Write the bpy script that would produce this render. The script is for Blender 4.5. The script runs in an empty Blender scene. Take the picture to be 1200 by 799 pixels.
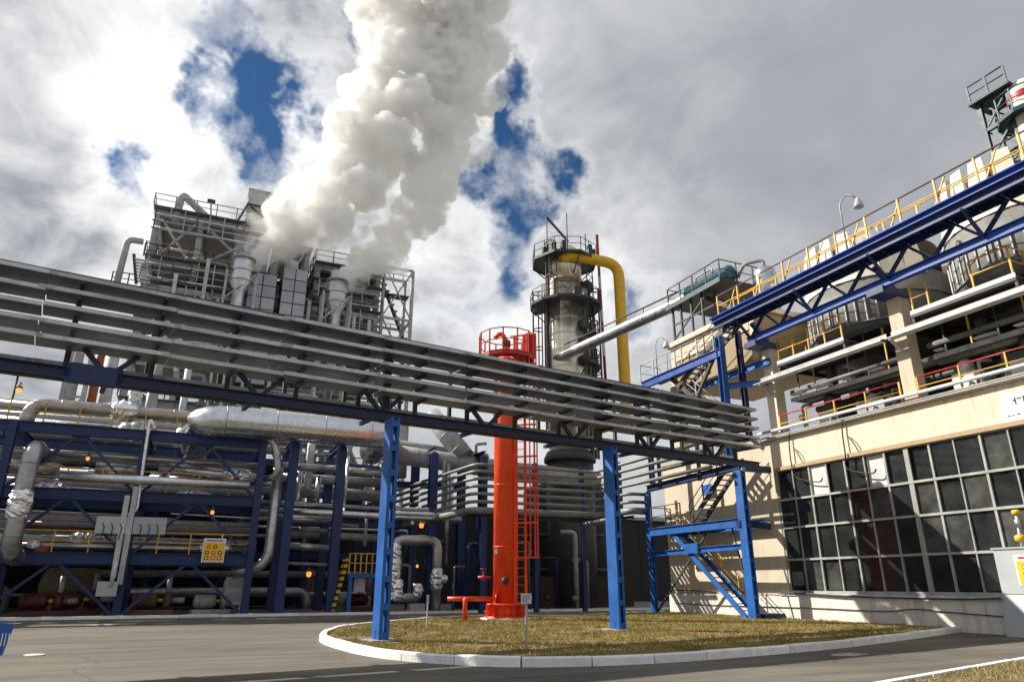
import bpy, math, random
from mathutils import Vector, Matrix, noise as mnoise
R = math.radians
random.seed(7)
sc = bpy.context.scene
col = sc.collection

# ------------------------------------------------------------------ camera
# plant axes: +Y runs along the factory wall, +X along the pipe rack facade; metres
F, YH, EYE, YAW = 815.0, 685.0, 1.6, R(24)
PITCH = math.atan((YH - 400) / F)
cd = bpy.data.cameras.new('camera')
cam = bpy.data.objects.new('camera', cd); col.objects.link(cam)
cam.location = (0, 0, EYE); cam.rotation_euler = (R(90) + PITCH, 0, -YAW)
cd.sensor_width = 36; cd.lens = F / 1200 * 36; cd.clip_end = 5000
sc.camera = cam

def ray(x, y):
    xc, yu = x - 600, 400 - y
    f = F * math.cos(PITCH) - yu * math.sin(PITCH); u = F * math.sin(PITCH) + yu * math.cos(PITCH)
    return Vector((f * math.sin(YAW) + xc * math.cos(YAW), f * math.cos(YAW) - xc * math.sin(YAW), u))
C0 = Vector((0, 0, EYE))
def gz(x, y, z=0.0): d = ray(x, y); return C0 + d * ((z - EYE) / d.z)      # photo direction met with a level
def wx(x, y, X): d = ray(x, y); return C0 + d * (X / d.x)                    # met with a wall X = const
def wy(x, y, Y): d = ray(x, y); return C0 + d * (Y / d.y)                    # met with a facade Y = const

# ------------------------------------------------------------------ light
SUN_AZ, SUN_EL = R(-50), R(37)
sdir = Vector((math.sin(SUN_AZ) * math.cos(SUN_EL), math.cos(SUN_AZ) * math.cos(SUN_EL), math.sin(SUN_EL)))
sl = bpy.data.lights.new('sun', 'SUN'); sl.energy = 5.0; sl.angle = R(0.6); sl.color = (1, .93, .82)
so = bpy.data.objects.new('sun', sl); col.objects.link(so); so.rotation_euler = sdir.to_track_quat('Z', 'Y').to_euler()
so.location = (0, 0, 60)
sc.view_settings.view_transform = 'Standard'; sc.view_settings.look = 'None'
sc.view_settings.exposure = 0.6; sc.view_settings.gamma = 1.0; sc.view_settings.use_curve_mapping = False
sc.cycles.volume_bounces = 12; sc.cycles.max_bounces = 16; sc.cycles.diffuse_bounces = 4; sc.cycles.glossy_bounces = 4
sc.cycles.use_denoising = True

wd = bpy.data.worlds.new('World'); sc.world = wd; wd.use_nodes = True
def build_world():
    nt = wd.node_tree; N = nt.nodes; L = nt.links
    for n in list(N): N.remove(n)
    def nd(t, **k):
        n = N.new(t)
        for a, b in k.items(): setattr(n, a, b)
        return n
    def mt(op, a, b=None, clamp=False):
        n = nd('ShaderNodeMath', operation=op, use_clamp=clamp)
        for i, v in enumerate((a, b)):
            if v is None: continue
            if isinstance(v, (int, float)): n.inputs[i].default_value = v
            else: L.new(v, n.inputs[i])
        return n.outputs[0]
    def vm(op, a, b=None):
        n = nd('ShaderNodeVectorMath', operation=op)
        for i, v in enumerate((a, b)):
            if v is None: continue
            if isinstance(v, (tuple, Vector)): n.inputs[i].default_value = v
            else: L.new(v, n.inputs[i])
        return n
    def sstep(v, lo, hi):
        n = nd('ShaderNodeMapRange', interpolation_type='SMOOTHSTEP'); L.new(v, n.inputs['Value'])
        n.inputs['From Min'].default_value = lo; n.inputs['From Max'].default_value = hi
        return n.outputs['Result']
    tc = nd('ShaderNodeTexCoord'); D = tc.outputs['Generated']
    sx = nd('ShaderNodeSeparateXYZ'); L.new(D, sx.inputs[0])
    den = mt('ADD', mt('MAXIMUM', sx.outputs[2], 0.0), 0.38)
    inv = mt('DIVIDE', 1.0, den)
    sc_ = nd('ShaderNodeVectorMath', operation='SCALE'); L.new(D, sc_.inputs[0]); L.new(inv, sc_.inputs['Scale'])
    P = sc_.outputs[0]
    def noi(vec, scale, detail, rough=.55, dist=0.0):
        n = nd('ShaderNodeTexNoise'); L.new(vec, n.inputs['Vector'])
        n.inputs['Scale'].default_value = scale; n.inputs['Detail'].default_value = detail
        n.inputs['Roughness'].default_value = rough; n.inputs['Distortion'].default_value = dist
        return n
    # ragged edges: the direction is warped by two octaves of noise before the openings are looked up
    w1 = noi(D, 5.0, 5, .6); w2 = noi(D, 22.0, 4, .65)
    o1 = vm('SUBTRACT', w1.outputs['Color'], (.5, .5, .5)); s1 = nd('ShaderNodeVectorMath', operation='SCALE'); L.new(o1.outputs[0], s1.inputs[0]); s1.inputs['Scale'].default_value = .30
    o2 = vm('SUBTRACT', w2.outputs['Color'], (.5, .5, .5)); s2 = nd('ShaderNodeVectorMath', operation='SCALE'); L.new(o2.outputs[0], s2.inputs[0]); s2.inputs['Scale'].default_value = .055
    W = vm('NORMALIZE', vm('ADD', vm('ADD', D, s1.outputs[0]).outputs[0], s2.outputs[0]).outputs[0]).outputs[0]
    def blobs(lst, vec):
        acc = None
        for (x, y, r, w) in lst:
            c = ray(x, y).normalized(); sg = r / 865 * .85
            d = vm('DOT_PRODUCT', vec, c).outputs['Value']
            e = mt('MULTIPLY', mt('EXPONENT', mt('MULTIPLY', mt('SUBTRACT', d, 1.0), 1 / sg ** 2)), w)
            acc = e if acc is None else mt('ADD', acc, e)
        return acc
    gap = blobs([(400, 20, 34, 1), (395, 60, 24, .6), (290, 70, 34, .95), (312, 125, 36, 1.0), (300, 165, 34, .9), (345, 175, 26, .6), (268, 100, 24, .8), (222, 40, 24, .6), (140, 197, 22, 1.0), (567, 105, 26, .9), (578, 145, 28, .85),
                 (588, 195, 34, 1.05), (628, 250, 36, 1.05), (600, 325, 30, .95), (660, 225, 26, .8), (735, 345, 32, .95), (560, 375, 34, .4), (450, 140, 30, .5), (520, 400, 30, .5)], W)
    far = noi(P, 1.3, 3, .55)                                # a few openings elsewhere in the sky too
    blue = mt('ADD', gap, mt('MULTIPLY', mt('SUBTRACT', far.outputs['Fac'], .62), 1.6))
    veil = noi(D, 9.0, 6, .62, .4)
    blue = mt('ADD', blue, mt('MULTIPLY', mt('SUBTRACT', veil.outputs['Fac'], .5), .75))
    wis = noi(D, 12.0, 6, .6, .15)
    bm = mt('MULTIPLY', sstep(blue, .16, 1.05), mt('SUBTRACT', 1.0, mt('MULTIPLY', sstep(wis.outputs['Fac'], .48, .74), .6)))
    lit = blobs([(150, 250, 95, .55), (60, 20, 90, .35), (235, 150, 80, .5), (360, 60, 60, .25), (560, 330, 90, .25), (700, 290, 70, .15), (570, 60, 60, .2), (1060, 170, 150, .05), (640, 400, 120, .3), (30, 120, 60, -.2), (70, 210, 60, -.2), (30, 280, 70, -.12), (980, 60, 200, -.1), (1180, 150, 120, -.08)], W)
    big = noi(P, 2.2, 6, .58, .3); med = noi(P, 5.5, 7, .58, .5)
    act = blobs([(120, 160, 240, 1), (330, 150, 220, 1), (560, 250, 200, .8)], D)     # billowing cumulus, against the flat layer elsewhere
    tone = mt('ADD', mt('ADD', .365, mt('MULTIPLY', mt('SUBTRACT', big.outputs['Fac'], .5), mt('ADD', .26, mt('MULTIPLY', act, .22)))), mt('MULTIPLY', mt('SUBTRACT', med.outputs['Fac'], .5), mt('ADD', mt('MULTIPLY', act, .75), .12)))
    tone = mt('ADD', tone, mt('MULTIPLY', lit, .6))
    edge = mt('MULTIPLY', sstep(blue, .0, .45), .12)       # thin cloud beside the openings lets more light through
    tone = mt('MAXIMUM', mt('ADD', tone, edge), .13)
    cr = nd('ShaderNodeValToRGB'); L.new(tone, cr.inputs[0])
    el = cr.color_ramp.elements; el[0].position = .1; el[0].color = (.13, .148, .185, 1); el[1].position = 1.0; el[1].color = (.92, .92, .90, 1)
    e = el.new(.3); e.color = (.272, .285, .308, 1)
    e = el.new(.55); e.color = (.53, .54, .545, 1)
    sky = nd('ShaderNodeTexSky', sky_type='NISHITA'); sky.sun_disc = False
    sky.sun_elevation = SUN_EL; sky.sun_rotation = SUN_AZ; sky.altitude = 200; sky.air_density = 1.0; sky.dust_density = .6; sky.ozone_density = 2.0
    skm = nd('ShaderNodeMixRGB', blend_type='MULTIPLY'); skm.inputs[0].default_value = 1
    L.new(sky.outputs[0], skm.inputs[1]); skm.inputs[2].default_value = (.018, .034, .047, 1)
    mix = nd('ShaderNodeMixRGB'); L.new(bm, mix.inputs[0]); L.new(cr.outputs[0], mix.inputs[1]); L.new(skm.outputs[0], mix.inputs[2])
    bg = nd('ShaderNodeBackground'); L.new(mix.outputs[0], bg.inputs[0]); bg.inputs[1].default_value = 1.0
    out = nd('ShaderNodeOutputWorld'); L.new(bg.outputs[0], out.inputs[0])
build_world()

# ------------------------------------------------------------------ materials
def mat(name, c, rough=.5, metal=0.0, var=.25, scale=1.5, bump=0.0, bscale=20.0, dirt=None, damt=.0, streak=False, spec=.5, rvar=.15, chips=None, camt=.0):
    m = bpy.data.materials.new(name); m.use_nodes = True
    nt = m.node_tree; N = nt.nodes; L = nt.links; b = N['Principled BSDF']
    geo = N.new('ShaderNodeNewGeometry')
    n1 = N.new('ShaderNodeTexNoise'); n1.inputs['Scale'].default_value = scale; n1.inputs['Detail'].default_value = 4; n1.inputs['Roughness'].default_value = .65
    L.new(geo.outputs['Position'], n1.inputs['Vector'])
    rp = N.new('ShaderNodeValToRGB'); L.new(n1.outputs['Fac'], rp.inputs[0])
    lo = [max(0, v * (1 - var)) for v in c]; hi = [min(1, v * (1 + var)) for v in c]
    rp.color_ramp.elements[0].position = .3; rp.color_ramp.elements[1].position = .7
    rp.color_ramp.elements[0].color = (*lo, 1); rp.color_ramp.elements[1].color = (*hi, 1)
    oi = N.new('ShaderNodeObjectInfo'); tr = N.new('ShaderNodeMapRange'); L.new(oi.outputs['Random'], tr.inputs[0]); tr.inputs[3].default_value = .84; tr.inputs[4].default_value = 1.12
    tx = N.new('ShaderNodeMixRGB'); tx.blend_type = 'MULTIPLY'; tx.inputs[0].default_value = 1; L.new(rp.outputs[0], tx.inputs[1]); L.new(tr.outputs[0], tx.inputs[2])
    cout = tx.outputs[0]
    if dirt:
        n2 = N.new('ShaderNodeTexNoise'); n2.inputs['Detail'].default_value = 5; n2.inputs['Roughness'].default_value = .7
        n2.inputs['Scale'].default_value = 2.2
        mp = N.new('ShaderNodeMapping'); L.new(geo.outputs['Position'], mp.inputs[0])
        mp.inputs['Scale'].default_value = (2.2, 2.2, .25) if streak else (1, 1, 1)
        L.new(mp.outputs[0], n2.inputs['Vector'])
        r2 = N.new('ShaderNodeMapRange'); L.new(n2.outputs['Fac'], r2.inputs[0]); r2.inputs[1].default_value = .52; r2.inputs[2].default_value = .78
        r2.inputs[4].default_value = damt
        mx = N.new('ShaderNodeMixRGB'); L.new(r2.outputs[0], mx.inputs[0]); L.new(cout, mx.inputs[1]); mx.inputs[2].default_value = (*dirt, 1)
        cout = mx.outputs[0]
    if chips:
        n4 = N.new('ShaderNodeTexNoise'); n4.inputs['Scale'].default_value = 5.5; n4.inputs['Detail'].default_value = 6; n4.inputs['Roughness'].default_value = .75
        m4 = N.new('ShaderNodeMapping'); L.new(geo.outputs['Position'], m4.inputs[0]); m4.inputs['Scale'].default_value = (1, 1, .45); L.new(m4.outputs[0], n4.inputs['Vector'])
        r4 = N.new('ShaderNodeMapRange'); L.new(n4.outputs['Fac'], r4.inputs[0]); r4.inputs[1].default_value = .6; r4.inputs[2].default_value = .68; r4.inputs[4].default_value = camt
        x4 = N.new('ShaderNodeMixRGB'); L.new(r4.outputs[0], x4.inputs[0]); L.new(cout, x4.inputs[1]); x4.inputs[2].default_value = (*chips, 1); cout = x4.outputs[0]
    L.new(cout, b.inputs['Base Color'])
    b.inputs['Metallic'].default_value = metal; b.inputs['Specular IOR Level'].default_value = spec
    rr = N.new('ShaderNodeMapRange'); L.new(n1.outputs['Fac'], rr.inputs[0]); rr.inputs[3].default_value = max(.02, rough - rvar); rr.inputs[4].default_value = min(1, rough + rvar)
    L.new(rr.outputs[0], b.inputs['Roughness'])
    if bump:
        n3 = N.new('ShaderNodeTexNoise'); n3.inputs['Scale'].default_value = bscale; n3.inputs['Detail'].default_value = 4
        L.new(geo.outputs['Position'], n3.inputs['Vector'])
        bp = N.new('ShaderNodeBump'); bp.inputs['Strength'].default_value = bump; bp.inputs['Distance'].default_value = .05
        L.new(n3.outputs['Fac'], bp.inputs['Height']); L.new(bp.outputs[0], b.inputs['Normal'])
    return m
M = {}
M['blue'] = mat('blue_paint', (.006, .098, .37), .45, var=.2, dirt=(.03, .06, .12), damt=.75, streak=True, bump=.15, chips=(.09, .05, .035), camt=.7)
M['navy'] = mat('shaded_blue_paint', (.006, .027, .115), .5, dirt=(.02, .02, .03), damt=.5, streak=True)  # darker copy of the blue, with shade put into the colour
M['dim_brown'] = mat('dark_brown', (.035, .022, .016), .8)  # darker brown for the low screen wall
M['deep_shade'] = mat('shade_dark_panel', (.016, .016, .018), .75)  # near-black stands in for deep shade behind the frames and pipe bank
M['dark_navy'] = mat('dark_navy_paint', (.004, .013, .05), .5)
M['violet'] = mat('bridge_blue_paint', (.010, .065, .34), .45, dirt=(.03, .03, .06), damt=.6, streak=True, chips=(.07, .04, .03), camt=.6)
M['red'] = mat('orange_red_paint', (.82, .07, .014), .38, var=.1, dirt=(.34, .018, .008), damt=.85, streak=True, chips=(.3, .03, .015), camt=.6, bump=.1, bscale=6)
M['crimson'] = mat('dark_red_paint', (.42, .02, .015), .45)
M['yellow'] = mat('yellow_paint', (.62, .36, .035), .5, dirt=(.25, .16, .05), damt=.6)
M['rust'] = mat('rusty_orange_paint', (.32, .07, .02), .6)
M['maroon'] = mat('dull_maroon_paint', (.07, .009, .009), .55)
M['amber'] = mat('amber_pipe_paint', (.72, .42, .012), .42, var=.1, dirt=(.4, .2, .02), damt=.5, streak=True)
M['tray'] = mat('galvanised_tray', (.50, .525, .545), .5, .5, var=.25, scale=.8, dirt=(.16, .16, .13), damt=.6)
M['steel'] = mat('weathered_grey_steel', (.40, .405, .41), .6, .2, dirt=(.1, .08, .06), damt=.6, streak=True)
M['dsteel'] = mat('dark_steel', (.05, .052, .055), .6, .2)
M['white_steel'] = mat('pale_grey_paint', (.52, .53, .54), .5, dirt=(.3, .28, .25), damt=.6, streak=True)
M['clad'] = mat('aluminium_cladding', (.62, .63, .65), .32, .95, var=.16, scale=2.5, bump=.12, bscale=3.0, dirt=(.3, .29, .27), damt=.6, streak=True)
M['bright_clad'] = mat('bright_aluminium_cladding', (.74, .76, .79), .26, 1.0, var=.14, scale=2.5, bump=.16, bscale=2.2, rvar=.12, dirt=(.45, .4, .36), damt=.5, streak=True)
M['pipe'] = mat('dull_pipe_cladding', (.46, .465, .475), .34, .85, var=.2, dirt=(.14, .13, .12), damt=.7, bump=.08, bscale=4)
M['pipe2'] = mat('grey_pipe_paint', (.30, .305, .31), .5, .1, dirt=(.14, .12, .1), damt=.6, streak=True)
M['bank_pipe'] = mat('shaded_bank_pipe', (.19, .195, .185), .5, .1, dirt=(.08, .075, .07), damt=.7)  # grey darkened in place of shade falling on the pipes
M['foil'] = mat('crinkled_foil', (.78, .79, .82), .22, 1.0, var=.1, scale=6, bump=1.0, bscale=9)
M['bronze'] = mat('column_cladding', (.70, .64, .53), .32, .85, var=.12, scale=1.2, dirt=(.22, .18, .13), damt=.6, streak=True)
M['cream'] = mat('cream_plaster', (.64, .56, .425), .85, var=.09, scale=.7, bump=.2, bscale=30, dirt=(.36, .28, .19), damt=.75, streak=True, chips=(.5, .42, .32), camt=.45)
M['ochre'] = mat('ochre_plaster', (.42, .31, .19), .85, var=.1, dirt=(.3, .19, .1), damt=.5, streak=True)
M['plinth'] = mat('whitewashed_plinth', (.62, .6, .56), .85, var=.1, bump=.2, bscale=25, dirt=(.40, .25, .12), damt=.95, streak=True, chips=(.3, .27, .23), camt=.6)
M['concrete'] = mat('concrete', (.36, .35, .33), .9, bump=.25, bscale=25, dirt=(.2, .18, .15), damt=.6)
M['slab'] = mat('stained_slab', (.2, .195, .185), .9, dirt=(.08, .075, .07), damt=.7, bump=.2)
M['asphalt'] = mat('dusty_asphalt', (.215, .195, .148), .92, var=.28, scale=.3, bump=.35, bscale=45, dirt=(.10, .095, .08), damt=.7)
def asphalt_mat():
    m = bpy.data.materials.new('dusty_asphalt'); m.use_nodes = True; nt = m.node_tree; N = nt.nodes; L = nt.links; b = N['Principled BSDF']
    g = N.new('ShaderNodeNewGeometry')
    def noi(sc, sx=1, sy=1, det=6, ro=.6):
        mp = N.new('ShaderNodeMapping'); L.new(g.outputs['Position'], mp.inputs[0]); mp.inputs['Scale'].default_value = (sx, sy, 1); mp.inputs['Rotation'].default_value = (0, 0, .25)
        n = N.new('ShaderNodeTexNoise'); n.inputs['Scale'].default_value = sc; n.inputs['Detail'].default_value = det; n.inputs['Roughness'].default_value = ro; L.new(mp.outputs[0], n.inputs['Vector']); return n.outputs['Fac']
    def ramp(f, a, b_, ca, cb):
        r = N.new('ShaderNodeValToRGB'); L.new(f, r.inputs[0]); r.color_ramp.elements[0].position = a; r.color_ramp.elements[1].position = b_; r.color_ramp.elements[0].color = (*ca, 1); r.color_ramp.elements[1].color = (*cb, 1); return r.outputs[0]
    def mul(a, b_, f=1.0):
        x = N.new('ShaderNodeMixRGB'); x.blend_type = 'MULTIPLY'; x.inputs[0].default_value = f; L.new(a, x.inputs[1]); L.new(b_, x.inputs[2]); return x.outputs[0]
    c = ramp(noi(.22), .3, .7, (.115, .11, .098), (.18, .168, .142))
    c = mul(c, ramp(noi(.9, .18, 1.3, 7), .3, .7, (.66, .66, .68), (1.2, 1.17, 1.1)))          # wheel worn streaks
    c = mul(c, ramp(noi(26, 1, 1, 4, .8), .3, .7, (.7, .7, .7), (1.25, 1.25, 1.25)), .8)          # aggregate
    v = N.new('ShaderNodeTexVoronoi'); v.feature = 'DISTANCE_TO_EDGE'; v.inputs['Scale'].default_value = .22
    w = N.new('ShaderNodeMixRGB'); w.blend_type = 'ADD'; w.inputs[0].default_value = .35
    nn = N.new('ShaderNodeTexNoise'); nn.inputs['Scale'].default_value = 1.6; nn.inputs['Detail'].default_value = 5; L.new(g.outputs['Position'], nn.inputs['Vector'])
    L.new(g.outputs['Position'], w.inputs[1]); L.new(nn.outputs['Color'], w.inputs[2]); L.new(w.outputs[0], v.inputs['Vector'])
    c = mul(c, ramp(v.outputs['Distance'], .001, .005, (.7, .7, .7), (1, 1, 1)))                  # cracks
    L.new(c, b.inputs['Base Color']); b.inputs['Roughness'].default_value = .93; b.inputs['Specular IOR Level'].default_value = .25
    bp = N.new('ShaderNodeBump'); bp.inputs['Strength'].default_value = .4; bp.inputs['Distance'].default_value = .02; L.new(noi(45, 1, 1, 3), bp.inputs['Height']); L.new(bp.outputs[0], b.inputs['Normal'])
    return m
M['asphalt'] = asphalt_mat()
M['kerb'] = mat('white_painted_kerb', (.86, .86, .86), .8, var=.06, scale=4, bump=.25, bscale=18, dirt=(.5, .46, .4), damt=.6)
M['soil'] = mat('dry_turf_soil', (.19, .14, .065), .95, var=.4, scale=2.5, bump=.5, bscale=30)
M['frame'] = mat('window_frame_paint', (.32, .325, .31), .6, dirt=(.3, .27, .22), damt=.7, streak=True)
M['glass'] = mat('dark_window_glass', (.022, .025, .025), .07, spec=.6, var=.4, rvar=.04, bump=.04, bscale=1.2)
M['dusty_glass'] = mat('dusty_window_glass', (.05, .053, .05), .22, var=.6, scale=1.5)
M['pale_glass'] = mat('whitewashed_glass', (.62, .63, .62), .3, var=.15)
M['tank'] = mat('tank_shell_paint', (.19, .192, .185), .55, dirt=(.1, .09, .07), damt=.7, streak=True)
M['tank_top'] = mat('off_white_tank_jacket', (.72, .68, .58), .55, var=.1, dirt=(.4, .3, .2), damt=.7, streak=True)
M['white'] = mat('white_enamel', (.78, .78, .76), .4, var=.06)
M['sign_yellow'] = mat('sign_yellow', (.85, .52, .02), .4, var=.05)
M['black'] = mat('black_rubber', (.012, .012, .013), .6)
M['brown'] = mat('rust_brown', (.11, .06, .04), .8)
M['panel'] = mat('pale_cooler_panel', (.40, .42, .45), .45, .3, var=.08, dirt=(.25, .25, .25), damt=.5, streak=True)
M['teal_bright'] = mat('worn_teal_paint', (.05, .16, .2), .5, dirt=(.1, .1, .09), damt=.7)
M['grating0'] = mat('dark_grating', (.1, .1, .1), .75)  # even dark grey for platform decks and shelf trays
M['teal'] = mat('teal_paint', (.012, .05, .065), .5)
M['cabinet'] = mat('grey_cabinet_paint', (.42, .45, .47), .45, var=.06, dirt=(.3, .3, .3), damt=.4, streak=True)
M['signblue'] = mat('sign_blue', (.012, .1, .42), .4, var=.05)
M['lamp_glow'] = bpy.data.materials.new('lamp_glow'); M['lamp_glow'].use_nodes = True
_b = M['lamp_glow'].node_tree.nodes['Principled BSDF']; _b.inputs['Base Color'].default_value = (.9, .5, .2, 1); _b.inputs['Emission Color'].default_value = (1, .33, .06, 1); _b.inputs['Emission Strength'].default_value = .8
def stripe_mat():
    m = bpy.data.materials.new('hazard_stripes'); m.use_nodes = True; nt = m.node_tree; b = nt.nodes['Principled BSDF']
    g = nt.nodes.new('ShaderNodeNewGeometry'); w = nt.nodes.new('ShaderNodeTexWave'); w.inputs['Scale'].default_value = .9; w.wave_type = 'BANDS'; w.bands_direction = 'Z'
    nt.links.new(g.outputs['Position'], w.inputs[0]); r = nt.nodes.new('ShaderNodeValToRGB'); r.color_ramp.interpolation = 'CONSTANT'
    r.color_ramp.elements[0].color = (.01, .01, .01, 1); r.color_ramp.elements[1].position = .5; r.color_ramp.elements[1].color = (.6, .38, .02, 1)
    nt.links.new(w.outputs['Fac'], r.inputs[0]); nt.links.new(r.outputs[0], b.inputs['Base Color']); return m
M['stripe'] = stripe_mat()

# ------------------------------------------------------------------ builders
V = Vector
def frame(d, up=None):
    d = d.normalized(); up = up or V((0, 0, 1))
    if abs(d.dot(up)) > .98: up = V((0, 1, 0)) if abs(d.y) < .9 else V((1, 0, 0))
    s = d.cross(up).normalized(); return d, s, s.cross(d).normalized()

class MB:
    def __init__(s): s.v = []; s.f = []; s.sm = []
    def quadbox(s, c):
        n = len(s.v); s.v += [tuple(p) for p in c]
        for q in ((0, 3, 2, 1), (4, 5, 6, 7), (0, 1, 5, 4), (1, 2, 6, 5), (2, 3, 7, 6), (3, 0, 4, 7)): s.f.append(tuple(n + i for i in q)); s.sm.append(False)
        return s
    def box(s, a, b):
        x0, x1 = sorted((a[0], b[0])); y0, y1 = sorted((a[1], b[1])); z0, z1 = sorted((a[2], b[2]))
        return s.quadbox([(x0, y0, z0), (x1, y0, z0), (x1, y1, z0), (x0, y1, z0), (x0, y0, z1), (x1, y0, z1), (x1, y1, z1), (x0, y1, z1)])
    def beam(s, p, q, w, h, up=None):
        p, q = V(p), V(q); d, a, b = frame(q - p, up); a = a * w / 2; b = b * h / 2
        return s.quadbox([p - a - b, p + a - b, p + a + b, p - a + b, q - a - b, q + a - b, q + a + b, q - a + b])
    def ibeam(s, p, q, w, h, t=.03, up=None):
        p, q = V(p), V(q); d, a, b = frame(q - p, up); o = b * (h / 2 - t / 2)
        s.beam(p + o, q + o, w, t, up); s.beam(p - o, q - o, w, t, up); return s.beam(p, q, t, h - 2 * t - .002, up)
    def ring(s, c, d, r, n, ref=None):
        _, a, b = frame(d, ref); k = len(s.v)
        s.v += [tuple(c + (a * math.cos(2 * math.pi * i / n) + b * math.sin(2 * math.pi * i / n)) * r) for i in range(n)]; return k
    def tube(s, pts, r, n=10, bend=None, caps=True, steps=5):
        pts = [V(p) for p in pts]
        if bend and len(pts) > 2:
            out = [pts[0]]
            for i in range(1, len(pts) - 1):
                a = pts[i - 1] - pts[i]; b = pts[i + 1] - pts[i]
                t = min(bend, a.length * .49, b.length * .49); A = pts[i] + a.normalized() * t; B = pts[i] + b.normalized() * t
                for k in range(steps + 1):
                    u = k / steps; out.append(A * (1 - u) ** 2 + pts[i] * 2 * u * (1 - u) + B * u * u)
            out.append(pts[-1]); pts = out
        rs = r if isinstance(r, (list, tuple)) else [r] * len(pts)
        d = (pts[1] - pts[0]).normalized(); _, a, b = frame(d); ks = []
        for i, p in enumerate(pts):
            t = (pts[min(i + 1, len(pts) - 1)] - pts[max(i - 1, 0)]).normalized()
            a = (a - t * a.dot(t)).normalized(); b = t.cross(a)
            k = len(s.v); ks.append(k)
            s.v += [tuple(p + (a * math.cos(2 * math.pi * j / n) + b * math.sin(2 * math.pi * j / n)) * rs[i]) for j in range(n)]
        for k0, k1 in zip(ks, ks[1:]):
            for j in range(n):
                s.f.append((k0 + j, k0 + (j + 1) % n, k1 + (j + 1) % n, k1 + j)); s.sm.append(True)
        if caps:
            s.f.append(tuple(ks[0] + j for j in reversed(range(n)))); s.sm.append(False)
            s.f.append(tuple(ks[-1] + j for j in range(n))); s.sm.append(False)
        return s
    def lathe(s, c, prof, n=24, cap=True, axis=V((0, 0, 1))):
        c = V(c); ks = [s.ring(c + axis * z, axis, max(r, 1e-4), n) for r, z in prof]
        for k0, k1 in zip(ks, ks[1:]):
            for j in range(n): s.f.append((k0 + j, k0 + (j + 1) % n, k1 + (j + 1) % n, k1 + j)); s.sm.append(True)
        if cap:
            s.f.append(tuple(ks[0] + j for j in reversed(range(n)))); s.sm.append(False)
            s.f.append(tuple(ks[-1] + j for j in range(n))); s.sm.append(False)
        return s
    def prism(s, poly, z0, z1):
        k = len(s.v); n = len(poly); s.v += [(p[0], p[1], z0) for p in poly] + [(p[0], p[1], z1) for p in poly]
        s.f.append(tuple(k + i for i in reversed(range(n)))); s.f.append(tuple(k + n + i for i in range(n))); s.sm += [False, False]
        for i in range(n): s.f.append((k + i, k + (i + 1) % n, k + n + (i + 1) % n, k + n + i)); s.sm.append(False)
        return s
    def mesh(s, name, m):
        me = bpy.data.meshes.new(name); me.from_pydata(s.v, [], s.f)
        me.polygons.foreach_set('use_smooth', s.sm); me.materials.append(M[m] if isinstance(m, str) else m); me.update()
        return me
    def build(s, name, m, parent=None):
        return place(s.mesh(name, m), name, parent)

def place(me, name, parent=None, loc=None, rotz=0):
    o = bpy.data.objects.new(name, me); col.objects.link(o)
    if loc is not None: o.location = loc
    if rotz: o.rotation_euler = (0, 0, rotz)
    if parent is not None:
        o.parent = parent
        if parent.get('_base') is not None: o.matrix_parent_inverse = Matrix.Translation(-V(parent['_base']))
    return o
def tag(o, label, cat=None, group=None, kind=None):
    o['label'] = label
    if cat: o['category'] = cat
    if group: o['group'] = group
    if kind: o['kind'] = kind
    return o
def thing(name, label, cat, base, group=None):
    o = bpy.data.objects.new(name, None); col.objects.link(o); o.location = base; o['_base'] = tuple(base)
    o.empty_display_size = .3
    return tag(o, label, cat, group)
def structure(o, label=None):
    o['kind'] = 'structure'
    if label: o['label'] = label
    return o

def railing(parent, pts, m, h=1.1, sp=1.5, r=.028, toe=None, top=None, fine=True):
    pts = [V(p) for p in pts]; up = V((0, 0, h))
    rail = MB().tube([p + up for p in pts], r, 6)
    posts = []
    for a, b in zip(pts, pts[1:]):
        n = max(1, round((b - a).length / sp)); posts += [a.lerp(b, i / n) for i in range(n)]
    posts.append(pts[-1])
    if not fine:
        for p in posts: rail.beam(p, p + up, r * 2, r * 2)
        rail.tube([p + up * .5 for p in pts], r * .8, 5)
        return rail.build('railing', top or m, parent)
    o = rail.build('railing', top or m, parent)
    MB().tube([p + up * .52 for p in pts], r * .8, 6).build('mid_rail', m, o)
    if toe: MB().beam(pts[0] + V((0, 0, .08)), pts[-1] + V((0, 0, .08)), .012, .14).build('toe_board', toe, o) if len(pts) == 2 else None
    pm = MB().beam((0, 0, 0), (0, 0, h), r * 2, r * 2).mesh('railing_post', m)
    for p in posts: place(pm, 'railing_post', o, p)
    return o
def stairs(parent, p0, p1, side, width, m, mt_, n, rail=None, railsides=(0, 1), depth=.26):
    p0, p1 = V(p0), V(p1); w = V(side).normalized() * width
    fl = MB()
    fl.beam(p0, p1, .07, .26); fl.beam(p0 + w, p1 + w, .07, .26)
    o = fl.build('stair_flight', m, parent)
    d = (p1 - p0); dh = V((d.x, d.y, 0)).normalized() * depth / 2
    c = w.normalized() * .04
    tm = MB().quadbox([a + b for b in (V((0, 0, -.02)), V((0, 0, .02))) for a in (-dh + c, dh + c, dh + w - c, -dh + w - c)]).mesh('tread', mt_)
    for i in range(1, n): place(tm, 'tread', o, p0.lerp(p1, i / n))
    if rail:
        for k in railsides:
            q = w * k
            railing(parent, [p0 + q, p1 + q], rail, 1.0, 1.4, .024)
    return o
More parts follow.
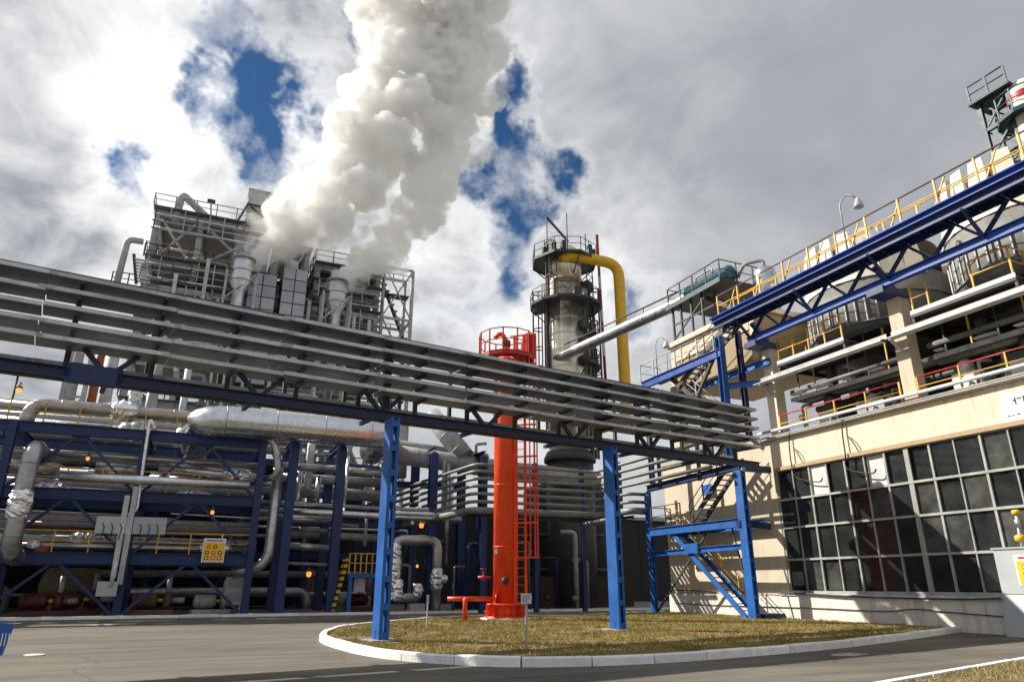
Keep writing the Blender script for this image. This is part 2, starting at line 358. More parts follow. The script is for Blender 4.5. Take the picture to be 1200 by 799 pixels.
def ladder(parent, base, top, side, m, w=.5, out=None, cage=0, r=.03, sp=.35):
    base, top = V(base), V(top); s_ = V(side).normalized() * w / 2; o_ = V(out).normalized() if out else None
    ld = MB(); ld.beam(base - s_, top - s_, r * 2, r * 2); ld.beam(base + s_, top + s_, r * 2, r * 2)
    o = ld.build('ladder', m, parent)
    rm = MB().beam(-s_, s_, .03, .03).mesh('rung', m); n = int((top - base).length / sp)
    for i in range(1, n): place(rm, 'rung', o, base.lerp(top, i / n))
    if cage:
        L_ = (top - base).length; z0 = cage; k = int((L_ - z0) / 1.35); rad = .46
        ang = [math.pi * (i / 8) for i in range(9)]
        pth = [s_.normalized() * (rad * math.cos(a)) + o_ * (rad * 1.6 * math.sin(a)) for a in ang]
        hm = MB()
        for a, b in zip(pth, pth[1:]): hm.beam(a, b, .07, .07)
        hme = hm.mesh('cage_hoop', m)
        for i in range(k + 1): place(hme, 'cage_hoop', o, base + V((0, 0, z0 + (L_ - z0) * i / k)))
        for i in (1, 3, 4, 5, 7):
            MB().beam(base + pth[i] + V((0, 0, z0)), base + pth[i] + V((0, 0, L_)), .05, .05).build('cage_bar', m, o)
    return o

def foil(c, r, length, axis, seed=0):
    mb = MB(); axis = V(axis).normalized(); n = 14; k = max(6, int(length / .12)); rows = []
    _, a, b = frame(axis)
    for i in range(k + 1):
        t = i / k; e = math.sin(math.pi * min(1, max(0, t))) ** .35
        row = []
        for j in range(n):
            an = 2 * math.pi * j / n; rr = r * (.72 + .38 * e) * (1 + .22 * (mnoise.noise(V((i * .9, j * 1.1, seed * 7.3)))))
            row.append(len(mb.v)); mb.v.append(tuple(V(c) + axis * (t - .5) * length + (a * math.cos(an) + b * math.sin(an)) * rr))
        rows.append(row)
    for p, q in zip(rows, rows[1:]):
        for j in range(n): mb.f.append((p[j], p[(j + 1) % n], q[(j + 1) % n], q[j])); mb.sm.append(False)
    mb.f.append(tuple(reversed(rows[0]))); mb.f.append(tuple(rows[-1])); mb.sm += [False, False]
    return mb
def pipe(pts, r, m, label, group=None, bend=None, n=14, bands=0, wraps=(), name='pipe', band_m=None):
    pts = [V(p) for p in pts]
    o = tag(MB().tube(pts, r, n, bend or r * 2.2).build(name, m), label, 'pipe', group)
    if bands:
        for a, b in zip(pts, pts[1:]):
            L_ = (b - a).length; k = int(L_ / bands); d = (b - a).normalized()
            if k < 1: continue
            for i in range(k):
                c = a.lerp(b, (i + .5) / k)
                MB().tube([c - d * .03, c + d * .03], r * 1.025, n).build('seam_band', band_m or m, o)
    for i, (t, wr, wl) in enumerate(wraps):
        a, b = pts[0], pts[-1]
        k = 0 if len(pts) == 2 else max(range(len(pts) - 1), key=lambda q: (pts[q + 1] - pts[q]).length)
        a, b = pts[k], pts[k + 1]
        foil(a.lerp(b, t), wr, wl, b - a, i + r * 10).build('foil_wrap', 'foil', o)
    return o
def lattice_post(parent, x, y, z0, z1, w, d, m, ang=0, name='post'):
    # two solid channels joined by batten plates
    o = MB()
    c, s = math.cos(ang), math.sin(ang)
    def T(px, py, pz): return (x + px * c - py * s, y + px * s + py * c, pz)
    def bx(a0, a1, b0, b1, e0, e1): o.quadbox([T(a0, b0, e0), T(a1, b0, e0), T(a1, b1, e0), T(a0, b1, e0), T(a0, b0, e1), T(a1, b0, e1), T(a1, b1, e1), T(a0, b1, e1)])
    for sx in (-1, 1):
        xa = sx * w / 2; bx(min(xa, xa - sx * .03), max(xa, xa - sx * .03), -d / 2, d / 2, z0, z1)
        for sy in (-1, 1):
            ya = sy * d / 2; fl = .03 + min(.1, w * .2)
            bx(min(xa - sx * .031, xa - sx * fl), max(xa - sx * .031, xa - sx * fl), min(ya, ya - sy * .03), max(ya, ya - sy * .03), z0, z1)
    ob = o.build(name, m, parent)
    k = int((z1 - z0) / .75)
    for i in range(k + 1):
        z = z0 + .15 + i * (z1 - z0 - .35) / k
        for sy in (-1, 1):
            o = MB(); ya = sy * (d / 2 + .013); bx(-w / 2 + .02, w / 2 - .02, ya - .012, ya + .012, z - .09, z + .09)
            o.build('batten_plate', m, ob)
    p = MB(); o = p
    bx(-w / 2 - .14, w / 2 + .14, -d / 2 - .14, d / 2 + .14, z0 - .02, z0 + .03)
    for sx in (-1, 1): bx(sx * (w / 2 + .002), sx * (w / 2 + .012), -.012, .012, z0 + .03, z0 + .3)
    p.build('base_plate', m, ob)
    return ob

# ================================================================== SETTING
ground = structure(MB().box((-700, -300, -.5), (900, 1500, -.012)).build('ground', 'slab'))
road = structure(MB().box((-90, -40, -.011), (60, 41.6, 0)).build('road', 'asphalt'))
slab = structure(MB().box((-90, 41.85, -.011), (60, 130, .09)).build('plant_pavement', 'slab'))
fk = structure(bpy.data.objects.new('kerb', None)); col.objects.link(fk)
km = MB().box((0, 0, -.01), (1.98, .18, .14)).mesh('kerb_stone', 'kerb')
for i in range(34): place(km, 'kerb_stone', fk, (-28 + i * 2.0, 41.63, 0))

def smooth_path(pts, closed=False, k=8):
    out = []; n = len(pts)
    for i in range(n if closed else n - 1):
        p = [pts[(i + j) % n] if closed else pts[min(max(i + j, 0), n - 1)] for j in (-1, 0, 1, 2)]
        for q in range(k):
            t = q / k
            out.append(.5 * ((2 * p[1]) + (p[2] - p[0]) * t + (2 * p[0] - 5 * p[1] + 4 * p[2] - p[3]) * t * t + (3 * p[1] - p[0] - 3 * p[2] + p[3]) * t ** 3))
    if not closed: out.append(pts[-1])
    return out
front = [gz(*q) for q in ((1112, 742), (1000, 758), (860, 771), (740, 779), (620, 782), (530, 779), (450, 772), (400, 762), (374, 750), (400, 739), (470, 731), (560, 725.5))]
front += [V((17.5, 32.6, 0)), V((21.5, 34.3, 0)), V((25.4, 35.2, 0))]
front[0] = V((25.38, 17.9, 0))
for p in front: p.z = 0
edge = smooth_path(front)
def resample(path, step):
    out = [path[0]]; acc = 0
    for a, b in zip(path, path[1:]):
        L_ = (b - a).length; t = step - acc
        while t <= L_: out.append(a.lerp(b, t / L_)); t += step
        acc = (acc + L_) % step
    return out
def inset(path, w):
    out = []
    for i, p in enumerate(path):
        t = (path[min(i + 1, len(path) - 1)] - path[max(i - 1, 0)]).normalized(); out.append(p + V((t.y, -t.x, 0)) * w)
    return out
E1 = resample(edge, .5); E2 = inset(E1, .2)
kb = structure(bpy.data.objects.new('island_kerb', None)); col.objects.link(kb)
STEP = 3
for i in range(0, len(E1) - STEP, STEP):
    mb = MB(); hh = random.uniform(-.012, .012)
    for k in range(STEP):
        a, b, c, d = E1[i + k], E1[i + k + 1], E2[i + k + 1], E2[i + k]
        if k == 0: a = a.lerp(b, .07); d = d.lerp(c, .07)
        z = .19 + hh; lo = .025
        ain = a.lerp(d, .12); bin_ = b.lerp(c, .12)
        n = len(mb.v)
        mb.v += [tuple(q) for q in (a + V((0, 0, -.02)), b + V((0, 0, -.02)), b + V((0, 0, z - lo)), a + V((0, 0, z - lo)), bin_ + V((0, 0, z)), ain + V((0, 0, z)), c + V((0, 0, z)), d + V((0, 0, z)), c + V((0, 0, -.02)), d + V((0, 0, -.02)))]
        for q in ((0, 1, 2, 3), (3, 2, 4, 5), (5, 4, 6, 7), (7, 6, 8, 9)): mb.f.append(tuple(n + j for j in q)); mb.sm.append(False)
        if k == 0: mb.f.append((n, n + 3, n + 5, n + 7, n + 9)); mb.sm.append(False)
        if k == STEP - 1: mb.f.append((n + 1, n + 8, n + 6, n + 4, n + 2)); mb.sm.append(False)
    mb.build('kerb_stone', 'kerb', kb)

poly = [p for p in E2] + [V((25.4, 34.9, 0))]
def inside(x, y, P):
    c = False; j = len(P) - 1
    for i in range(len(P)):
        if (P[i].y > y) != (P[j].y > y) and x < (P[j].x - P[i].x) * (y - P[i].y) / (P[j].y - P[i].y) + P[i].x: c = not c
        j = i
    return c
def turf_z(x, y): return .15 + .05 * mnoise.noise(V((x * .5, y * .5, 3))) + .02 * mnoise.noise(V((x * 2, y * 2, 1)))
lawn_poly = inset(E1, .1) + [V((25.42, 34.9, 0)), V((25.42, 18.1, 0))]
lw = MB(); lw.prism([(p.x, p.y) for p in inset(E1, .12)] + [(25.41, 34.6), (25.41, 18.2)], -.01, .13)
structure(lw.build('lawn', 'soil'))
def grass_mat():
    m = bpy.data.materials.new('dry_grass'); m.use_nodes = True; nt = m.node_tree; b = nt.nodes['Principled BSDF']
    g = nt.nodes.new('ShaderNodeNewGeometry'); n = nt.nodes.new('ShaderNodeTexNoise'); n.inputs['Scale'].default_value = .9; n.inputs['Detail'].default_value = 7; n.inputs['Roughness'].default_value = .75
    nt.links.new(g.outputs['Position'], n.inputs['Vector']); r = nt.nodes.new('ShaderNodeValToRGB'); nt.links.new(n.outputs['Fac'], r.inputs[0])
    r.color_ramp.elements[0].position = .33; r.color_ramp.elements[0].color = (.14, .135, .04, 1); r.color_ramp.elements[1].position = .72; r.color_ramp.elements[1].color = (.58, .42, .17, 1)
    e = r.color_ramp.elements.new(.5); e.color = (.33, .265, .085, 1)
    rnd = nt.nodes.new('ShaderNodeMixRGB'); rnd.blend_type = 'MULTIPLY'; rnd.inputs[0].default_value = .6
    nt.links.new(r.outputs[0], rnd.inputs[1]); rp = nt.nodes.new('ShaderNodeMapRange'); nt.links.new(g.outputs['Random Per Island'], rp.inputs[0]); rp.inputs[3].default_value = .35; rp.inputs[4].default_value = 1.5
    nt.links.new(rp.outputs[0], rnd.inputs[2]); nt.links.new(rnd.outputs[0], b.inputs['Base Color']); b.inputs['Roughness'].default_value = .8; b.inputs['Specular IOR Level'].default_value = .2
    return m
M['grass'] = grass_mat()
def grass(P, n, label, zf, hmax=.075):
    x0 = min(p.x for p in P); x1 = max(p.x for p in P); y0 = min(p.y for p in P); y1 = max(p.y for p in P)
    mb = MB(); k = 0; v = mb.v; f = mb.f
    while k < n:
        x = random.uniform(x0, x1); y = random.uniform(y0, y1)
        if not inside(x, y, P): continue
        dens = mnoise.noise(V((x * .8, y * .8, 9))) + .5 * mnoise.noise(V((x * 2.7, y * 2.7, 4)))
        k += 1
        if dens < -.22 and random.random() < .85: continue
        h = hmax * random.uniform(.3, 1.0) * (1 + .5 * dens); a = random.uniform(0, 6.28); w = random.uniform(.005, .013)
        ln = random.uniform(.2, 1.3) * h; b = random.uniform(0, 6.28); z = zf
        q = len(v); v += [(x - w * math.cos(a), y - w * math.sin(a), z), (x + w * math.cos(a), y + w * math.sin(a), z), (x + ln * math.cos(b), y + ln * math.sin(b), z + h)]
        f.append((q, q + 1, q + 2))
    mb.sm = [False] * len(f)
    return tag(mb.build('grass', 'grass'), label, 'grass', kind='stuff')
gp = inset(E1, .205) + [V((25.38, 34.4, 0)), V((25.38, 18.3, 0))]
grass(gp, 190000, 'dry yellow green grass on the island round the red column', .125)
def tufts(P, n, label, zf):
    x0 = min(p.x for p in P); x1 = max(p.x for p in P); y0 = min(p.y for p in P); y1 = max(p.y for p in P); mb = MB(); k = 0
    while k < n:
        x = random.uniform(x0, x1); y = random.uniform(y0, y1)
        if not inside(x, y, P): continue
        k += 1; rr = random.uniform(.04, .12)
        for q in range(26):
            a = random.uniform(0, 6.28); d = random.uniform(0, rr); h = random.uniform(.06, .17); w = .006; b = random.uniform(0, 6.28); ln = random.uniform(.2, .8) * h
            px, py = x + d * math.cos(a), y + d * math.sin(a); m_ = len(mb.v)
            mb.v += [(px - w * math.cos(b), py - w * math.sin(b), zf), (px + w * math.cos(b), py + w * math.sin(b), zf), (px + ln * math.cos(a), py + ln * math.sin(a), zf + h)]; mb.f.append((m_, m_ + 1, m_ + 2)); mb.sm.append(False)
    return tag(mb.build('grass_tufts', 'grass'), label, 'grass', kind='stuff')
tufts(gp, 650, 'taller scattered tufts standing up from the island grass', .125)
# the small verge in the near corner
va, vb = gz(1085, 799), gz(1200, 777); vd = (vb - va).normalized(); vn = V((vd.y, -vd.x, 0))
A_, B_ = va - vd * 6, vb + vd * 12
vk = structure(bpy.data.objects.new('verge_kerb', None)); col.objects.link(vk)
ln = (B_ - A_).length; kn = int(ln / 2)
for i in range(kn):
    a = A_ + vd * (i * 2 + .02); b = A_ + vd * (i * 2 + 1.98)
    MB().prism([(a.x, a.y), ((a + vn * .14).x, (a + vn * .14).y), ((b + vn * .14).x, (b + vn * .14).y), (b.x, b.y)][::-1], -.01, .13 + random.uniform(-.01, .01)).build('kerb_stone', 'kerb', vk)
VP = [A_ + vn * .15, B_ + vn * .15, B_ + vn * 5, A_ + vn * 5]
structure(MB().prism([(p.x, p.y) for p in VP][::-1], -.01, .1).build('verge', 'soil'))
grass(VP, 30000, 'brown dry grass verge behind a low kerb in the road corner', .095)

# pale worn patches and a crumpled paper on the road
def patch(name, x, y, sx, sy, m, seed, label):
    c = gz(x, y); pts = []
    for i in range(18):
        a = 2 * math.pi * i / 18; rr = 1 + .35 * mnoise.noise(V((math.cos(a), math.sin(a), seed)))
        pts.append((c.x + sx * rr * math.cos(a), c.y + sy * rr * math.sin(a)))
    return pts
M['wet'] = mat('puddle_stain', (.33, .33, .32), .25, var=.2)
structure(MB().prism(patch('p', 995, 767, .55, .3, '', 4, ''), .001, .004).build('road_patch', 'wet'))
tag(MB().prism(patch('p', 40, 768, .22, .3, '', 7, ''), .004, .02).build('paper_scrap', 'white'), 'scrap of white paper lying on the sunlit road', 'litter')
structure(MB().prism(patch('p', 130, 731.5, 1.0, .6, '', 9, ''), .001, .004).build('road_patch', 'concrete'))

# ================================================================== CABLE TRAY RACK
RA = math.atan(.16); RU = V((math.cos(RA), math.sin(RA), 0)); RV = V((-math.sin(RA), math.cos(RA), 0)); RO = V((0, 19.68, 0))
def rk(u, v, z): return RO + RU * u + RV * v + V((0, 0, z))
rack = thing('cable_tray_rack', 'long overhead rack of stacked galvanised trays on blue posts', 'cable rack', (5.16, 20.5, 0))
TZ = [7.27, 7.68, 8.09, 8.51, 8.93]
U0, U1 = -16.0, 22.6
segs = 13; SL = (U1 - U0) / segs
def tray_mesh(L_, depth, lip):
    mb = MB(); g = .01
    c = [(0, -lip / 2), (.06, -lip / 2), (.06, -lip / 2 + .015), (.02, -lip / 2 + .015), (.02, lip / 2 - .015), (.06, lip / 2 - .015), (.06, lip / 2), (0, lip / 2)]   # channel lip
    k = len(c); mb.v += [(g, a, b) for a, b in c] + [(L_ - g, a, b) for a, b in c]
    for i in range(k): mb.f.append((i, i + k, (i + 1) % k + k, (i + 1) % k)); mb.sm.append(False)
    mb.f.append(tuple(range(k))); mb.f.append(tuple(reversed(range(k, 2 * k)))); mb.sm += [False, False]
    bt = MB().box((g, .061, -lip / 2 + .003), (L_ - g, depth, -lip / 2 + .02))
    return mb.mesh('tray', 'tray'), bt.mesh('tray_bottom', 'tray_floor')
M['tray_floor'] = mat('shaded_tray_floor', (.23, .248, .262), .55, .4, var=.3, scale=.9, dirt=(.05, .05, .04), damt=.6)  # shade under the trays put into a darker steel colour
tm = tray_mesh(SL, .86, .105)
SPL = MB().box((-.16, -.012, -.04), (.16, -.002, .04)).mesh('splice_plate', 'steel')
def put_tray(ms, loc):
    o = place(ms[0], 'tray', rack, loc, RA)
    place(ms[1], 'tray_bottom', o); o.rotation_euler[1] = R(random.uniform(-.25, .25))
    if random.random() < .7: place(SPL, 'splice_plate', o)
for z in TZ:
    for i in range(segs): put_tray(tm, rk(U0 + i * SL, random.uniform(-.02, .02), z + random.uniform(-.018, .018)))
tm2 = tray_mesh(SL, .6, .1)
for z in (7.05, 7.95):
    for i in range(segs): put_tray(tm2, rk(U0 + i * SL, 1.55, z))
MB().quadbox([rk(U0, .1, 9.03), rk(U1, .1, 9.03), rk(U1, 2.2, 9.06), rk(U0, 2.2, 9.06), rk(U0, .1, 9.045), rk(U1, .1, 9.045), rk(U1, 2.2, 9.09), rk(U0, 2.2, 9.09)]).build('cover_sheet', 'tray_floor', rack)
hm = MB().beam((0, 0, 6.75), (0, 0, 9.05), .12, .12).mesh('hanger', 'dsteel')
am = MB().quadbox([V(p) for p in ((-.04, .03, -.15), (.04, .03, -.15), (.04, 1.0, -.15), (-.04, 1.0, -.15), (-.04, .03, -.07), (.04, .03, -.07), (.04, 1.0, -.07), (-.04, 1.0, -.07))]).mesh('bracket_arm', 'dsteel')
u = U0 + .9
while u < U1:
    place(hm, 'hanger', rack, rk(u, .9, 0), RA)
    place(hm, 'hanger', rack, rk(u, 2.2, 0), RA)
    for z in TZ: place(am, 'bracket_arm', rack, rk(u, 0, z), RA)
    u += 1.95
MB().ibeam(rk(U0, .45, 6.56), rk(22.9, .45, 6.56), .22, .26).build('chord', 'dark_navy', rack)
MB().ibeam(rk(U0, 2.2, 6.85), rk(22.6, 2.2, 6.85), .2, .2).build('chord', 'dsteel', rack)
for i, u in enumerate([-13.7 + 3.75 * k for k in range(10)]):
    for s in (-1, 1): MB().beam(rk(u + s * .1, .45, 6.68), rk(u + s * .62, .45, 7.24), .12, .12).build('brace', 'dark_navy', rack)
    MB().beam(rk(u, .6, 6.6), rk(u, 2.3, 6.62), .12, .12).build('cross_beam', 'navy', rack)
MB().prism([tuple(rk(-2.75 + a, .1 + b, 0).xy) for a, b in ((-.5, 0), (.5, 0), (.62, .2), (.5, .35), (-.5, .35), (-.62, .2))], 6.3, 6.75).build('gusset_box', 'navy', rack)
for u in (5.25, 13.95):
    p = rk(u, .1, 0); lattice_post(rack, p.x, p.y, .13, 6.39, .3, .5, 'blue', RA)
    MB().quadbox([rk(u + a, .1 + b, z) for z in (.05, .17) for a, b in ((-.45, -.5), (.45, -.5), (.45, .5), (-.45, .5))]).build('footing', 'concrete', rack)
    MB().beam(rk(u, .75, 6.4), rk(u, .75, 9.0), .24, .24).build('shaded_post_head', 'dsteel', rack)  # top of the blue post, tray shadow painted in as dark steel
# ================================================================== STAIR TOWER BY THE WALL
st = thing('stair_tower', 'bright blue steel stair tower against the cream wall with two flights', 'stair tower', (24, 30, 0))
lattice_post(st, 23.75, 26.4, .13, 6.8, .3, .46, 'blue', .06); lattice_post(st, 23.95, 34.4, .13, 6.65, .22, .36, 'blue', .06)
for x in (23.75, 25.2):
    MB().ibeam((x, 26.7, 4.38), (x, 34.15, 4.38), .2, .42).build('beam', 'blue', st)
MB().ibeam((23.72, 26.7, 3.28), (23.9, 34.15, 3.22), .2, .26).build('beam', 'blue', st)
MB().beam((23.55, 26.62, 4.3), (25.44, 26.62, 4.25), .25, .3).build('beam', 'navy', st)
MB().ibeam((23.8, 26.4, 7.0), (23.95, 34.4, 6.85), .24, .36).build('beam', 'navy', st)
MB().beam((23.7, 26.0, 6.85), (25.3, 26.0, 6.85), .24, .3).build('beam', 'navy', st)
MB().box((23.66, 29.9, 3.1), (23.9, 30.9, 3.6)).build('gusset_plate', 'blue', st)
for y in range(4): MB().box((23.9, 30.4 + y * .82, 4.61), (25.15, 31.18 + y * .82, 4.65)).build('deck_plate', 'dsteel', st)
stairs(st, (23.82, 32.6, 4.6), (23.82, 27.0, .15), (1, 0, 0), .72, 'blue', 'dsteel', 15, 'yellow', (1,))
MB().tube([(23.8, 27.2, 1.3), (23.8, 32.5, 5.5)], .035, 6).build('handrail', 'dsteel', st)
stairs(st, (24.3, 31.1, 4.65), (24.3, 27.4, 7.55), (1, 0, 0), .74, 'dsteel', 'steel', 13, 'dsteel', (0,))
MB().beam((24.0, 34.2, .2), (24.0, 29.2, 4.3), .09, .09).build('brace', 'dsteel', st)
MB().beam((24.0, 26.7, .4), (24.0, 27.6, 4.3), .06, .06).build('brace', 'dsteel', st)
railing(st, [(23.75, 31.2, 4.63), (23.75, 33.9, 4.63), (25.1, 33.9, 4.63)], 'dsteel', 1.1, 1.2)
MB().box((24.0, 26.0, .14), (25.2, 26.9, .35)).build('step_block', 'navy', st)
for q in ((23.75, 26.4), (23.95, 34.4)): MB().box((q[0] - .4, q[1] - .45, .04), (q[0] + .4, q[1] + .45, .16)).build('footing', 'concrete', st)
tag(MB().box((25.38, 30.5, 6.2), (25.44, 31.3, 6.75)).build('wall_notice', 'signblue'), 'small blue notice plate on the cream wall behind the stairs', 'sign')

# upper blue gallery above the trays
ug = thing('stair_gallery', 'blue upper stair gallery rising above the trays to the bridge', 'gallery', (24, 27, 7.2))
MB().ibeam((24.0, 27.1, 7.2), (24.0, 27.1, 13.9), .34, .34).build('post', 'blue', ug)
MB().ibeam((25.3, 27.1, 8.6), (25.3, 27.1, 14.4), .25, .25).build('post', 'navy', ug)
MB().ibeam((24.0, 33.9, 7.1), (24.0, 33.9, 13.0), .25, .25).build('post', 'navy', ug)
MB().ibeam((23.9, 26.9, 13.0), (23.9, 34.2, 13.0), .2, .45).build('beam', 'violet', ug)
MB().ibeam((25.4, 25.2, 12.2), (25.4, 34.2, 12.2), .2, .34).build('beam', 'blue', ug)
MB().ibeam((23.95, 27.3, 11.2), (25.5, 25.6, 11.2), .2, .3).build('beam', 'blue', ug)
MB().beam((24.0, 27.4, 13.2), (24.0, 30.9, 9.4), .16, .16).build('brace', 'dsteel', ug)
MB().beam((24.0, 33.2, 12.6), (24.0, 31.8, 10.4), .16, .16).build('brace', 'blue', ug)
for i in range(3): MB().box((23.9, 31.3 + i * .97, 13.24), (25.3, 32.22 + i * .97, 13.28)).build('deck_plate', 'dsteel', ug)
railing(ug, [(23.85, 27.4, 13.25), (23.85, 34.2, 13.25), (25.3, 34.2, 13.25)], 'steel', 1.05, 1.5)
stairs(ug, (24.2, 31.2, 12.2), (24.2, 25.9, 14.75), (1, 0, 0), .7, 'dsteel', 'steel', 14, 'dsteel', (0, 1))
stairs(ug, (24.3, 27.6, 9.3), (24.3, 31.8, 12.9), (1, 0, 0), .7, 'dsteel', 'steel', 13, 'white_steel', (0,))
def goose_lamp(p, h, label, m='steel'):
    p = V(p); t = thing('gallery_lamp', label, 'lamp', p)
    MB().tube([p, p + V((0, 0, h)), p + V((.1, -.35, h + .35)), p + V((.25, -.7, h - .05))], .035, 6, .25).build('pole', m, t)
    MB().lathe(p + V((.25, -.72, h - .5)), [(.02, .5), (.09, .42), (.2, .1), (.2, 0)], 10).build('lamp_shade', 'white_steel', t)
    return t
goose_lamp((23.95, 32.6, 13.3), 2.0, 'gooseneck lamp on the blue stair gallery beside the cream box')
goose_lamp((23.95, 18.6, 14.7), 2.6, 'gooseneck lamp standing on the blue bridge walkway')

# ================================================================== FACTORY BUILDING
WX = 25.6
fb = thing('factory_building', 'cream plastered factory hall with a long grid window', 'building', (32, 20, 0))
MB().box((WX, 26.0, 1.15), (WX + .4, 35.0, 8.3)).build('wall', 'cream', fb)
MB().box((WX, -6, 6.86), (WX + .4, 25.998, 8.3)).build('lintel_wall', 'cream', fb)
MB().box((WX - .15, -6, -.02), (WX + .35, 35.05, 1.13)).build('plinth', 'plinth', fb)
MB().box((WX + .41, 34.6, 0), (44, 35.02, 8.28)).build('end_wall', 'cream', fb)
MB().box((WX - .1, -6, 8.31), (44, 35.1, 8.5)).build('floor_slab', 'concrete', fb)
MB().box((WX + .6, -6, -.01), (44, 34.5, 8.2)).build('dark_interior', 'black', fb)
MB().box((WX - .08, 25.9, 6.78), (WX - .01, -6, 6.95)).build('drip_edge', 'ochre', fb)
win = MB().box((WX - .02, 25.9, 1.15), (WX + .1, -6, 1.34)).build('window', 'frame', fb)
MB().box((WX - .22, 26.4, 1.132), (WX - .021, 16.0, 1.2)).build('sill', 'white_steel', win)
rows = [1.35, 2.68, 4.11, 5.39, 6.75]
cols_ = [25.9 - i for i in range(0, 32)]
pgs = {}
for j in range(4):
    z0, z1 = rows[j], rows[j + 1]
    pgs[j] = [MB().box((0, .035, z0 + .03), (.012, .965, z1 - .03)).mesh('pane', g) for g in ('glass', 'pale_glass', 'dusty_glass')]
for i in range(len(cols_) - 1):
    for j in range(4):
        pale = (j == 3 and i in (2, 5)) or (j == 3 and i == 13)
        o = place(pgs[j][1 if pale else 2 if random.random() < .22 else 0], 'pane', win, (WX + .1 + random.uniform(-.004, .004), cols_[i + 1], 0))
        o.rotation_euler = (0, R(random.uniform(-.5, .5)), R(random.uniform(-1.1, 1.1)))
for i, y in enumerate(cols_):
    w = .085 if i % 2 == 0 else .05
    if i in (7,): w = .2
    MB().box((WX + .01, y - w / 2, 1.341), (WX + .085, y + w / 2, 6.83)).build('mullion', 'frame', win)
for z in rows[1:-1] + [6.78]:
    MB().box((WX - .01, 25.93, z - .045), (WX + .095, -6, z + .045)).build('transom', 'frame', win)
# wall base pipes and loose cables
def cable(pts, r, m, label, group=None, name='cable'):
    P_ = smooth_path([V(p) for p in pts], False, 6)
    return tag(MB().tube(P_, r, 6).build(name, m), label, 'cable', group)
cable([(WX - .2, 35, 1.32), (WX - .22, 30, 1.25), (WX - .25, 26, 1.24), (WX - .27, 22, 1.13), (WX - .27, 18, 1.1), (WX - .27, 16.2, 1.16)], .035, 'dsteel', 'thin dark pipe along the top of the white plinth')
cable([(WX - .19, 34.5, .62), (WX - .19, 31, .58), (WX - .19, 28, .6), (WX - .19, 24, .62), (WX - .19, 21, .6), (WX - .19, 19.6, .72), (WX - .19, 18.4, .66), (WX - .19, 16.3, .58)], .022, 'dsteel', 'thin dark cable sagging across the face of the white plinth')
for k, (y0, y1) in enumerate(((24.6, 23.0), (21.5, 20.2))):
    cable([(WX - .1, y0, 8.6), (WX - .14, y0 + .1, 7.9), (WX - .16, y0 + .1, 7.0), (WX - .16, y0 - .1 + k * .2, 6.3), (WX - .14, y1 + .3, 5.95), (WX - .12, y1 + .05, 6.1)], .03, 'black', ('black cable loop hanging from the roof edge over the narrow end of the window', 'black cable loop hanging from the roof edge beside a whitewashed pane')[k])
    cable([(WX - .1, y0 - .1, 7.7), (WX - .15, y0 - .35, 7.4), (WX - .12, y0 - .55, 6.95)], .025, 'black', ('short tied cable tail beside the first hanging loop', 'short tied cable tail beside the loop at the whitewashed pane')[k])
for k, (dx, z, r, m) in enumerate(((.18, 8.72, .075, 'white_steel'), (.28, 8.42, .04, 'pipe2'), (.16, 8.32, .035, 'cream'))):
    pipe([(WX - dx, 26.6, z), (WX - dx, -5, z + .02)], r, m, ('pale pipe running along the roof edge of the factory hall', 'thin grey conduit just under the pale roof edge pipe', 'thin cream conduit along the top of the plastered wall')[k], n=8)
# notice board on the lintel
nb = thing('wall_board', 'white board with dark marks on the plastered wall above the window', 'sign', (WX - .1, 13.5, 6.9))
MB().box((WX - .06, 12.6, 6.95), (WX - .004, 14.85, 7.95)).build('board', 'white', nb)
for (a, b, c, d) in ((14.45, 7.62, .1, .05), (14.38, 7.5, .05, .24), (14.3, 7.66, .16, .05), (14.1, 7.5, .06, .25), (14.72, 7.12, .1, .04), (14.55, 7.12, .06, .04), (14.4, 7.13, .1, .04)):
    MB().box((WX - .066, a - c, b), (WX - .0601, a, b + d)).build('mark', 'black', nb)
# open upper storey: columns, beams, rails
for y in (25.6, 18.2, 10.6, 3.0, 33.4):
    MB().box((WX + .02, y - .3, 8.501), (WX + .62, y + .3, 13.3)).build('column', 'cream', fb)
    if y < 33: MB().box((31.5, y - .3, 8.501), (32.1, y + .3, 13.3)).build('column', 'cream', fb)
MB().box((25.9, 26.4, 12.75), (32, 33.6, 15.45)).build('shaded_penthouse_wall', 'ochre', fb)  # shade on the cream wall put into a darker ochre
MB().box((25.6, 26.2, 15.46), (32.3, 33.8, 15.75)).build('penthouse_cornice', 'cream', fb)
for y in (26.41, 33.3): MB().box((25.84, y, 12.75), (25.897, y + .35, 15.45)).build('pilaster', 'cream', fb)
MB().box((25.83, 26.8, 14.5), (25.897, 33.2, 15.4)).build('frieze', 'cream', fb)
MB().box((33.2, -6, 8.6), (33.5, 26, 14.1)).build('back_wall', 'dsteel', fb)
MB().box((26.4, -6, 12.25), (33.1, 26.1, 12.35)).build('added_shade_deck', 'dsteel', fb)  # dark deck added to block light from the storey below
for y in (22.6, 15.4, 8): MB().box((33.12, y, 10.0), (33.19, y + 2.4, 12.0)).build('back_window', 'pale_glass', fb)
railing(fb, [(WX - .02, 25.2, 8.55), (WX - .02, 18.6, 8.55)], 'yellow', .85, 1.75, .03, top='crimson')
railing(fb, [(WX - .02, 17.8, 8.55), (WX - .02, 10.9, 8.55)], 'yellow', .85, 1.75, .03, top='crimson')
for (y0, y1) in ((25.2, 18.62), (17.78, 10.95), (10.2, 3)):
    MB().beam((25.25, y0 + .7, 11.25), (25.25, y1 - .35, 11.25), .08, .3).build('bracket_beam', 'steel', fb)
    MB().beam((25.0, y0 + .7, 11.06), (25.0, y1 - .3, 11.06), .4, .04).build('cable_shelf', 'white_steel', fb)
